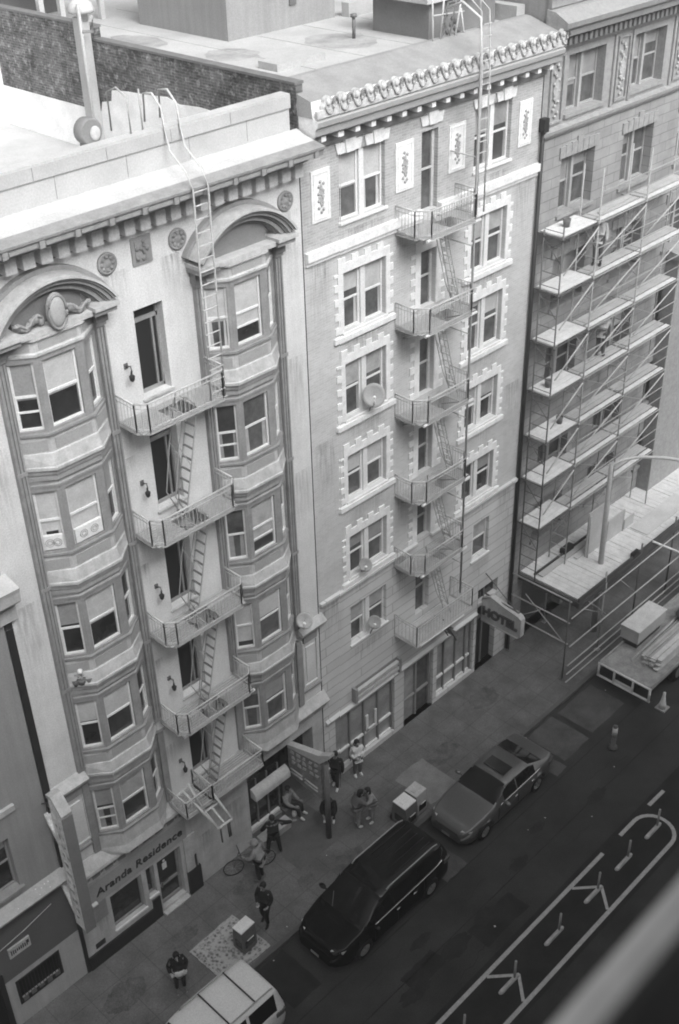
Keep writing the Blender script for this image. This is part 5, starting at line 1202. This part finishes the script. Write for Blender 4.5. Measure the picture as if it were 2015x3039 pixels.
T, _r = vehicle('parked_minivan', 'glossy black minivan with roof ribs and bright window strips parked at the kerb', 'minivan', (14.38, -4.50, 0), 5.12,
    [(0, .62), (.08, .84), (.85, 1.06), (1.05, 1.10), (2.05, 1.66), (2.5, 1.74), (4.4, 1.74), (4.8, 1.66), (5.0, 1.15), (5.12, .75)],
    [(0, .55), (.3, .80), (1.1, .99), (3.5, 1.05), (4.8, 1.12), (5.12, .9)],
    [(0, .60), (.10, .78), (.4, .92), (1, .985), (4.3, .985), (4.9, .92), (5.05, .85), (5.12, .7)], (1.08, 4.08), .34, vp,
    dict(windscreen=(1.12, 2.02), rear=(4.80, 5.0), side=[(1.65, 2.35), (2.45, 3.5), (3.58, 4.6)], handles=(2.45, 3.2), seams=(1.5, 2.52, 3.7), strip=(1.5, 4.6), tail=vtail, boxy=True, mirror=vp))
for y in (-.5, -.25, 0, .25, .5):
    q = MB(); q.path([(2.9, y, 1.745), (4.5, y, 1.742)], .012, 6); q.build('roof_rib', M['black'], T)
for s_ in (-1, 1):
    q = MB(); q.path([(2.3, s_*.70, 1.70), (2.45, s_*.71, 1.77), (4.4, s_*.71, 1.77), (4.6, s_*.70, 1.70)], .02, 6); q.build('roof_rail', M['steel'], T)
q = MB(); q.path([(1.15, -.30, 1.13), (1.5, -.05, 1.33)], .014, 5); q.path([(1.12, .35, 1.13), (1.45, .6, 1.31)], .014, 5); q.build('wipers', M['steeld'], T)
wp = mat('white_car_paint', .66, rough=.3, var=.03, coat=.4)
T, _r = vehicle('parked_white_suv', 'white boxy car with dark roof bars at the bottom edge of the picture', 'car', (7.76, -4.53, 0), 4.66,
    [(0, .70), (.06, .92), (.95, 1.08), (1.15, 1.10), (1.85, 1.72), (2.15, 1.80), (4.25, 1.80), (4.5, 1.74), (4.62, 1.15), (4.66, .8)],
    [(0, .60), (.3, .85), (1.2, 1.02), (4.2, 1.06), (4.66, .9)],
    [(0, .66), (.10, .80), (.35, .90), (1, .93), (4.2, .93), (4.5, .90), (4.62, .84), (4.66, .76)], (.95, 3.65), .35, wp,
    dict(windscreen=(1.2, 1.84), rear=(4.5, 4.63), side=[(1.6, 2.35), (2.45, 3.30), (3.42, 4.30)], handles=(2.4, 3.2), seams=(1.5, 2.4, 3.35), boxy=True, mirror=wp))
for x in (2.85, 3.75):
    q = MB(); q.tube((x, -.66, 1.83), (x, .66, 1.83), .022, 6); q.build('roof_bar', M['black'], T)
for s_ in (-1, 1):
    q = MB(); q.path([(2.2, s_*.66, 1.80), (2.3, s_*.67, 1.85), (4.25, s_*.67, 1.85), (4.35, s_*.66, 1.80)], .02, 6); q.build('roof_rail', M['steel'] , T)
# flatbed truck, seen from behind
FT = thing('flatbed_truck', 'flatbed truck with a pale tubular tail frame loaded with boards and a crate', 'truck', (30.2, -4.85, 0))
q = MB(); q.box(30.18, 36.2, -5.92, -3.72, .90, 1.02); q.build('bed', mat('worn_deck', .30, var=.3, scale=3, fine=.15), FT, bevel=.01)
q = MB()
for y in (-5.9, -5.2, -4.4, -3.74): q.tube((30.14, y, .42), (30.14, y, .98), .045, 6)
q.tube((30.14, -5.94, .42), (30.14, -3.70, .42), .05, 8); q.tube((30.14, -5.94, .99), (30.14, -3.70, .99), .045, 8); q.box(30.12, 30.16, -5.2, -4.4, .50, .62); q.build('tail_frame', M['steelw'], FT)
q = MB(); q.box(30.3, 36.5, -5.3, -5.1, .55, .88); q.box(30.3, 36.5, -4.55, -4.35, .55, .88); q.build('chassis', M['black'], FT)
for xw in (32.3, 37.3):
    for y in (-5.75, -3.9):
        q = MB(); q.lathe([(.25, -.13), (.42, -.12), (.44, 0), (.42, .12), (.25, .13)], (xw, y, .44), 20, 0, 'y'); wh = q.build('wheel', M['tyre'], FT)
        q = MB(); q.lathe([(.25, -.135), (.2, -.10), (.08, -.12), (.02, -.14)], (xw, y, .44), 16, 0, 'y'); q.build('rim', M['rim'], wh)
q = MB(); q.extr([(-5.85, .6), (-3.8, .6), (-3.75, 1.5), (-3.95, 2.35), (-5.7, 2.35), (-5.9, 1.5)], 36.5, 38.4); q.build('cab', M['whited'], FT, bevel=.08)
q = MB(); q.box(36.46, 36.5, -5.6, -4.1, 1.55, 2.2); q.build('rear_window', M['glass'], FT)
q = MB()
for y in (-5.9, -3.74): q.tube((30.2, y, 1.06), (36.2, y, 1.06), .035, 6)
q.tube((36.3, -5.9, 1.0), (36.3, -5.9, 2.4), .04); q.tube((36.3, -3.75, 1.0), (36.3, -3.75, 2.4), .04); q.tube((36.3, -5.9, 2.4), (36.3, -3.75, 2.4), .04); q.build('rails', M['steel'], FT)
q = MB(); q.box(31.65, 33.55, -4.38, -3.62, 1.30, 1.86); q.box(31.62, 33.58, -4.41, -3.60, 1.86, 1.90, 2); q.box(31.75, 33.4, -4.3, -3.7, 1.02, 1.30, 1); tag(q.build('load_crate', [M['ply'], M['wooddk'], M['wood']]), 'tall pale topped crate on the kerb side of the flatbed truck', 'crate')
for k, (y0, y1, z0, m_, lab) in enumerate(((-5.62, -5.22, 1.03, 'wood', 'pale board stack along the road side of the truck bed'), (-5.16, -4.78, 1.03, 'ply', 'inner stack of greyer boards beside the long pale stack on the truck'))):
    q = MB(); rr = random.Random(k+3)
    for t in range(8 if k == 0 else 5):
        n = 2 if k == 0 else 3; wv = (y1-y0)/n
        for c_ in range(n):
            o1, o2 = rr.uniform(-.18, .12), rr.uniform(-.3, .3); q.box(31.25+o1, 35.9+o2, y0+c_*wv+rr.uniform(0, .02), y0+(c_+1)*wv-.012, z0+.055*t, z0+.055*t+.047)
    tag(q.build('board_stack', M[m_]), lab, 'boards', 'board stacks on the flatbed truck')
q = MB(); q.tube((31.0, -4.55, 1.06), (35.8, -4.45, 1.10), .05, 8); q.tube((31.6, -4.66, 1.06), (35.9, -4.58, 1.08), .04, 8); tag(q.build('steel_tubes', M['steell']), 'bundle of two steel tubes lying along the middle of the truck bed', 'tubes')
q = MB(); q.ball((34.4, -4.65, 1.35), (.3, .22, .22), 0, 12, 8); q.ball((34.8, -4.5, 1.3), (.22, .2, .18), 0, 10, 6); tag(q.build('tarpaulin_heap', M['steeld']), 'dark crumpled heap between crate and boards on the truck', 'tarpaulin')
# ================================================================ PEOPLE
def skin_mesh(name, J, edges, rad, m, parent, levels=1, root=0):
    """grow one continuous surface over a chain of joints"""
    ks = sorted({k for e in edges for k in e}, key=lambda k: (k != root and k != 'pelvis', k)); ix = {k: i for i, k in enumerate(ks)}
    me = bpy.data.meshes.new(name); me.from_pydata([J[k] for k in ks], [(ix[a], ix[b]) for a, b in edges], [])
    o = bpy.data.objects.new(name, me); COL.objects.link(o)
    md = o.modifiers.new('skin', 'SKIN'); md.use_smooth_shade = True
    for k in ks: me.skin_vertices[0].data[ix[k]].radius = rad[k] if hasattr(rad[k], '__len__') else (rad[k], rad[k])
    # one root per connected piece
    seen = set()
    for k in ks:
        if k in seen: continue
        me.skin_vertices[0].data[ix[k]].use_root = True; st = [k]
        while st:
            c = st.pop()
            if c in seen: continue
            seen.add(c); st += [b if a == c else a for a, b in edges if c in (a, b)]
    sb = o.modifiers.new('sub', 'SUBSURF'); sb.levels = levels; sb.render_levels = levels
    bpy.context.view_layer.update()
    me2 = bpy.data.meshes.new_from_object(o.evaluated_get(bpy.context.evaluated_depsgraph_get())); me2.name = name
    o.modifiers.clear(); o.data = me2; bpy.data.meshes.remove(me)
    me2.materials.append(m)
    if parent: o.parent = parent
    return o
def person(label, x, y, face, top_m, leg_m, shoe_m, z0=.145, pose=None, h=1.72, hat=None, hood=False, long_hair=False, coat=0.0, skin='skin', group=None, hem=None, props=None):
    """face: heading in degrees (0 = along +X); pose overrides joints given as (forward, left, up) in metres for a 1.72 m figure"""
    J = dict(pelvis=(0, 0, .95), belly=(.01, 0, 1.10), chest=(.0, 0, 1.30), neck=(.0, 0, 1.47), jaw=(.03, 0, 1.55), head=(.02, 0, 1.64), crown=(.0, 0, 1.70))
    for s, k in ((1, 'l'), (-1, 'r')):
        J.update({'sh'+k: (0, .175*s, 1.41), 'el'+k: (-.02, .235*s, 1.13), 'wr'+k: (.06, .25*s, .88), 'pa'+k: (.08, .25*s, .80),
                  'hi'+k: (0, .095*s, .90), 'kn'+k: (.03, .10*s, .49), 'an'+k: (-.01, .11*s, .09), 'ba'+k: (.10, .125*s, .035), 'to'+k: (.18, .13*s, .03)})
    if pose: J.update(pose)
    for s, k in ((1, 'l'), (-1, 'r')):
        pa = Vector(J['pa'+k]); d = (pa-Vector(J['wr'+k])).normalized(); side = Vector((0, 0, 1)).cross(d) if abs(d.z) < .8 else Vector((1, 0, 0)); side.normalize()
        curl = d.cross(side)*.02
        for f, (o_, l_) in enumerate(((-.034, .066), (-.012, .080), (.011, .076), (.033, .060))):
            a = pa+side*o_+d*.02; J['f%d%sa' % (f, k)] = tuple(a+d*l_*.5+curl*.4); J['f%d%sb' % (f, k)] = tuple(a+d*l_+curl*1.3)
        J['th%sa' % k] = tuple(pa-d*.03+side*.045+curl); J['th%sb' % k] = tuple(pa+d*.02+side*.062+curl*1.4)
    sc = h/1.72; J = {k: tuple(c*sc for c in v) for k, v in J.items()}
    rad = dict(pelvis=(.125, .10), belly=(.12, .09), chest=(.15, .10), neck=.055, jaw=.062, head=(.078, .095), crown=(.055, .065))
    for k in 'lr':
        rad.update({'sh'+k: .06, 'el'+k: .042, 'wr'+k: .030, 'pa'+k: (.040, .020), 'hi'+k: .085, 'kn'+k: .055, 'an'+k: .040, 'ba'+k: .038, 'to'+k: .026, 'th%sa' % k: .013, 'th%sb' % k: .010})
        for f in range(4): rad['f%d%sa' % (f, k)] = .010; rad['f%d%sb' % (f, k)] = .008
    E = [('pelvis', 'belly'), ('belly', 'chest'), ('chest', 'neck'), ('neck', 'jaw'), ('jaw', 'head'), ('head', 'crown')]
    for k in 'lr':
        E += [('chest', 'sh'+k), ('sh'+k, 'el'+k), ('el'+k, 'wr'+k), ('wr'+k, 'pa'+k), ('pelvis', 'hi'+k), ('hi'+k, 'kn'+k), ('kn'+k, 'an'+k), ('an'+k, 'ba'+k), ('ba'+k, 'to'+k), ('pa'+k, 'th%sa' % k), ('th%sa' % k, 'th%sb' % k)]
        for f in range(4): E += [('pa'+k, 'f%d%sa' % (f, k)), ('f%d%sa' % (f, k), 'f%d%sb' % (f, k))]
    body = skin_mesh('person', J, E, rad, M[skin], None); body.location = (x, y, z0); body.rotation_euler = (0, 0, R(face)); ROOT[body.name] = Vector()
    tag(body, label, 'person', group)
    if hem is not None: J['hem'] = tuple(c*sc for c in hem)
    r2 = dict(rad); r2.update(pelvis=(.17, .145), belly=(.17, .14), chest=(.19, .15), neck=.08)
    for k in 'lr': r2.update({'sh'+k: .095, 'el'+k: .074, 'wr'+k: .054, 'hi'+k: .115, 'kn'+k: .078, 'an'+k: .058, 'ba'+k: .050, 'to'+k: .038})
    J['hips'] = tuple(Vector(J['pelvis'])+Vector((0, 0, -.06-coat))); r2['hips'] = (.155+coat*.1, .135+coat*.1)
    skin_mesh('jacket', J, [('hips', 'pelvis'), ('pelvis', 'belly'), ('belly', 'chest'), ('chest', 'neck')]+[e for k in 'lr' for e in (('chest', 'sh'+k), ('sh'+k, 'el'+k), ('el'+k, 'wr'+k))], r2, top_m, body)
    r3 = dict(r2); r3['pelvis'] = (.145, .12)
    skin_mesh('trousers', J, [e for k in 'lr' for e in (('pelvis', 'hi'+k), ('hi'+k, 'kn'+k), ('kn'+k, 'an'+k))], r3, leg_m, body)
    for k in 'lr': skin_mesh('shoe', J, [('an'+k, 'ba'+k), ('ba'+k, 'to'+k)], {**r2, 'an'+k: .052}, shoe_m, body)
    hd = Vector(J['head']); up = (Vector(J['crown'])-Vector(J['jaw'])).normalized()
    q = MB(); q.ball(tuple(hd+up*.035+Vector((-.02, 0, 0))), (.118, .098, .105), 0, 14, 9)
    if long_hair: q.ball(tuple(hd+Vector((-.075, 0, -.10))), (.07, .10, .16), 0, 12, 8)
    q.V = [(a, b_, c) if not (a-hd.x > .05 and c-hd.z < .055) else (hd.x+.045, b_, c) for a, b_, c in q.V]
    if hood: q.ball(tuple(hd+Vector((-.05, 0, -.05))), (.12, .115, .14), 0, 12, 8)
    q.build('hair' if not hood else 'hood', top_m if hood else M['hair'], body)
    q = MB()
    for s in (-1, 1): q.ball(tuple(hd+Vector((.092, s*.034, -.002))), (.012, .016, .009), 0, 8, 5)
    q.tube(hd+Vector((.085, -.028, -.078)), hd+Vector((.085, .028, -.078)), .009, 5); q.build('eyes_and_mouth', M['hair'], body)
    q = MB(); q.prism([(.085, .0), (.135, -.055), (.085, -.06)], -.014, .014, Fr(tuple(hd), (1, 0, 0), (0, -1, 0)))
    for s in (-1, 1): q.ball(tuple(hd+Vector((-.005, s*.095, -.02))), (.022, .012, .035), 0, 8, 6)
    q.build('nose_and_ears', M[skin], body)
    if hat:
        q = MB(); c = hd+up*.06; q.lathe([(.135, -.02), (.13, .0), (.122, .05), (.09, .10), (.02, .125)], tuple(c), 16)
        q.box(c.x+.08, c.x+.19, c.y-.07, c.y+.07, c.z-.02, c.z-.005); q.build('hat', hat, body)
    return body
cl = lambda n, v: mat(n, v, rough=.9, var=.2, scale=9)
dk, dk2, mid_, lt, wt, jn = cl('black_cloth', .016), cl('charcoal_cloth', .03), cl('grey_cloth', .11), cl('light_grey_cloth', .24), cl('white_cloth', .62), cl('denim_cloth', .06)
sw = cl('white_shoe', .55)
def walk(a=.22): return {'knl': (.13, .10, .52), 'anl': (a*.75, .10, .10), 'bal': (a*.75+.11, .11, .04), 'tol': (a*.75+.19, .11, .035), 'knr': (.03, -.10, .50), 'anr': (-a, -.11, .13), 'bar': (-a+.10, -.12, .04), 'tor': (-a+.17, -.125, .03)}
person('person with curly hair and a white cloth round the waist, standing near the rug', 11.02, -2.42, -115, dk, dk2, mid_, pose={'wrl': (.17, .16, 1.02), 'pal': (.24, .12, 1.03), 'ell': (-.02, .27, 1.12), 'elr': (-.04, -.26, 1.14), 'wrr': (.12, -.24, 1.0), 'par': (.19, -.22, 1.0), 'jaw': (.06, 0, 1.53), 'head': (.075, 0, 1.61), 'crown': (.06, 0, 1.68)}, skin='skinl')
b_ = [o for o in bpy.data.objects if o.name.startswith('person')][-1]
q = MB(); q.lathe([(.17, -.16), (.19, -.05), (.185, .06), (.165, .10)], (.02, 0, .93), 14)
q.ball((.10, .12, .92), (.13, .12, .13), 0, 10, 7); q.build('waist_cloth', wt, b_)
person('person in black holding something pale, walking past the parked minivan', 14.24, -2.55, 200, dk, dk, dk2, pose={**walk(.10), 'wrr': (.20, -.12, 1.06), 'par': (.27, -.08, 1.08), 'elr': (.0, -.25, 1.13), 'wrl': (.14, .2, .98), 'pal': (.21, .17, .97)}, coat=.16, h=1.78)
b_ = [o for o in bpy.data.objects if o.name.startswith('person')][-1]
q = MB(); q.ball((.30, -.06, 1.10), (.06, .05, .04), 0, 8, 6); q.build('held_cup', wt, b_)
person('person all in black by the awning with one arm stretched to the side', 16.22, -.82, 60, dk, dk, dk2, pose={'anl': (.02, .20, .09), 'bal': (.12, .22, .035), 'tol': (.2, .23, .03), 'knl': (.04, .16, .49), 'anr': (-.02, -.20, .09), 'bar': (.08, -.23, .035), 'tor': (.16, -.24, .03), 'knr': (.02, -.16, .49), 'elr': (.08, -.42, 1.22), 'wrr': (.16, -.66, 1.10), 'par': (.19, -.74, 1.07), 'ell': (.05, .33, 1.15), 'wrl': (.22, .32, .98), 'pal': (.29, .31, .97)}, coat=.20, h=1.74)
person('person in a faded grey jacket and black shorts standing beside the bicycle', 15.22, -1.25, 110, lt, dk, mid_, pose={'chest': (.05, 0, 1.28), 'neck': (.09, 0, 1.44), 'jaw': (.13, 0, 1.51), 'head': (.13, 0, 1.60), 'crown': (.12, 0, 1.67), 'shl': (.06, .18, 1.38), 'shr': (.06, -.18, 1.38), 'ell': (.16, .25, 1.14), 'wrl': (.36, .2, 1.03), 'pal': (.44, .18, 1.02), 'elr': (.14, -.25, 1.13), 'wrr': (.32, -.2, 1.0), 'par': (.40, -.19, .99)}, hat=lt, h=1.72)
person('person with dark hair and a white top standing by the tall brick hotel shopfront', 20.50, -.40, 250, wt, mid_, sw, pose={'wrl': (.20, .10, 1.10), 'pal': (.27, .05, 1.14), 'ell': (.0, .27, 1.14), 'elr': (-.02, -.27, 1.14), 'wrr': (.16, -.15, 1.03), 'par': (.23, -.10, 1.05)}, long_hair=True, skin='skinl', h=1.6)
person('person in black with a pale object in hand, half hidden behind the blade sign', 19.62, -.28, 200, dk, dk2, sw, pose={**walk(.12), 'wrr': (.22, -.14, 1.10), 'par': (.29, -.12, 1.12)}, h=1.62)
b_ = [o for o in bpy.data.objects if o.name.startswith('person')][-1]
q = MB(); q.ball((.32, -.12, 1.14), (.07, .06, .04), 0, 8, 6); q.build('held_paper', wt, b_)
hug = lambda s: {'chest': (.06, 0, 1.29), 'neck': (.12, 0, 1.44), 'jaw': (.17, 0, 1.51), 'head': (.18, 0, 1.59), 'crown': (.18, 0, 1.66), 'shl': (.08, .18, 1.38), 'shr': (.08, -.18, 1.38), 'ell': (.24, .26, 1.22), 'wrl': (.42, .15, 1.20), 'pal': (.49, .09, 1.20), 'elr': (.22, -.26, 1.20), 'wrr': (.38, -.16, 1.10), 'par': (.45, -.10, 1.10)}
person('left of two black haired people leaning together near the newspaper boxes, grey jacket', 18.83, -1.95, -20, mid_, lt, sw, pose=hug(1), h=1.62, long_hair=True, skin='skinl')
person('right one of two black haired people leaning together, with a light grey patterned top', 19.33, -2.16, 160, lt, lt, sw, pose=hug(-1), h=1.62, long_hair=True, skin='skinl')
person('person in black crouching at the foot of the blade sign post', 18.55, -1.05, 215, dk, dk2, sw, pose={'pelvis': (-.05, 0, .42), 'belly': (.02, 0, .58), 'chest': (.12, 0, .76), 'neck': (.20, 0, .90), 'jaw': (.25, 0, .97), 'head': (.27, 0, 1.05), 'crown': (.28, 0, 1.11), 'shl': (.14, .18, .86), 'shr': (.14, -.18, .86), 'ell': (.30, .24, .64), 'wrl': (.44, .16, .50), 'pal': (.50, .12, .46), 'elr': (.30, -.24, .64), 'wrr': (.44, -.16, .52), 'par': (.5, -.12, .48), 'hil': (-.03, .10, .40), 'hir': (-.03, -.10, .40), 'knl': (.34, .15, .50), 'knr': (.34, -.15, .50), 'anl': (.16, .14, .09), 'bal': (.27, .15, .035), 'tol': (.35, .16, .03), 'anr': (.16, -.14, .09), 'bar': (.27, -.15, .035), 'tor': (.35, -.16, .03)}, hood=True)
seat = {'pelvis': (-.05, 0, .42), 'belly': (-.04, 0, .58), 'chest': (-.03, 0, .78), 'neck': (-.01, 0, .94), 'jaw': (.03, 0, 1.01), 'head': (.03, 0, 1.10), 'crown': (.02, 0, 1.16), 'shl': (-.02, .18, .88), 'shr': (-.02, -.18, .88), 'ell': (.08, .24, .64), 'wrl': (.30, .18, .54), 'pal': (.38, .16, .53), 'elr': (.08, -.24, .64), 'wrr': (.30, -.18, .54), 'par': (.38, -.16, .53), 'hil': (-.02, .10, .40), 'hir': (-.02, -.10, .40), 'knl': (.40, .13, .44), 'knr': (.40, -.13, .44), 'anl': (.44, .13, .09), 'bal': (.55, .14, .035), 'tol': (.63, .15, .03), 'anr': (.48, -.13, .09), 'bar': (.59, -.14, .035), 'tor': (.67, -.15, .03)}
person('person in a pale top sitting in the shopfront recess under the dark blade sign', 17.75, .10, -70, lt, dk2, sw, pose=seat)
q = MB(); q.box(17.45, 18.05, -.05, .45, .14, .52); tag(q.build('milk_crate', M['steeld']), 'dark crate used as a seat in the shopfront recess', 'crate')
hv = cl('pale_work_vest', .42)
person('scaffold worker in a white hard hat on the second platform from the top', 32.30, -.55, 200, hv, mid_, dk2, z0=LV[1]+.02, hat=M['white'], pose={'chest': (.06, 0, 1.28), 'neck': (.12, 0, 1.42), 'jaw': (.17, 0, 1.48), 'head': (.18, 0, 1.56), 'crown': (.17, 0, 1.63), 'wrr': (.30, -.14, 1.0), 'par': (.37, -.12, 1.0)})
person('scaffold worker in a white hard hat bending on the third platform from the top', 33.1, -.55, 20, hv, mid_, dk2, z0=LV[2]-1.83+.02 if False else LV[3]+.02, hat=M['white'], pose={'chest': (.16, 0, 1.24), 'neck': (.26, 0, 1.36), 'jaw': (.32, 0, 1.40), 'head': (.34, 0, 1.48), 'crown': (.34, 0, 1.55), 'shl': (.2, .18, 1.31), 'shr': (.2, -.18, 1.31), 'ell': (.3, .22, 1.06), 'wrl': (.42, .18, .86), 'pal': (.46, .16, .79), 'elr': (.3, -.22, 1.06), 'wrr': (.42, -.18, .86), 'par': (.46, -.16, .79)})
# bicycle
BK = thing('bicycle', 'dark bicycle leaning beside the person in the grey jacket by the plaster wall', 'bicycle', (15.25, -.72, .145), local=True, rz=R(155))
for xx in (-.52, .52):
    q = MB(); q.path([(xx+.33*math.cos(t*math.pi/14), 0, .34+.33*math.sin(t*math.pi/14)) for t in range(29)], .018, 6); wh = q.build('wheel', M['tyre'], BK)
    q = MB()
    for t in range(10): q.tube((xx, 0, .34), (xx+.32*math.cos(t*.628), 0, .34+.32*math.sin(t*.628)), .004, 3)
    q.build('spokes', M['steel'], wh)
q = MB()
for a, b in (((-.52, 0, .34), (-.05, 0, .30)), ((-.05, 0, .30), (-.20, 0, .80)), ((-.52, 0, .34), (-.18, 0, .74)), ((-.05, 0, .30), (.38, 0, .72)), ((-.18, 0, .76), (.36, 0, .80)), ((.52, 0, .34), (.34, 0, .90))): q.tube(a, b, .018, 6)
q.build('frame', M['steeld'], BK)
q = MB(); q.tube((.30, -.28, .98), (.30, .28, .98), .016, 6); q.tube((.34, 0, .88), (.30, 0, .98), .016, 6); q.build('handlebar', M['black'], BK)
q = MB(); q.ball((-.22, 0, .86), (.14, .07, .03), 0, 10, 6); q.build('saddle', M['black'], BK)
# small things at the awning
for lab, x, y in (('white lidded jug on the step under the awning', 17.75, -.15), ('smaller white bottle beside the jug under the awning', 17.95, -.05)):
    q = MB(); q.lathe([(.07, 0), (.08, .06), (.08, .20), (.03, .26), (.03, .30)], (x, y, .145), 10); tag(q.build('jug', M['whited']), lab, 'jug')
q = MB(); q.box(16.15, 17.35, -.42, -.12, .145, .42); q.box(16.12, 17.38, -.45, -.10, .42, .47); tag(q.build('bench', [M['ledge']]), 'low pale bench in front of the dark shop window under the awning', 'bench')
# ================================================================ street air
q = MB(); q.box(-61, 111, -61, 71, -1.0, 34.2); hz = q.build('haze', None or bpy.data.materials.new('haze')); tag(hz, kind='stuff')
hm = hz.data.materials[0]; hm.use_nodes = True; t = hm.node_tree; t.nodes.clear(); ho = t.nodes.new('ShaderNodeOutputMaterial'); pv = t.nodes.new('ShaderNodeVolumePrincipled')
pv.inputs['Color'].default_value = (.9, .9, .9, 1); pv.inputs['Density'].default_value = 0.0022; pv.inputs['Anisotropy'].default_value = .2
t.links.new(pv.outputs[0], ho.inputs['Volume'])
bpy.context.view_layer.update()
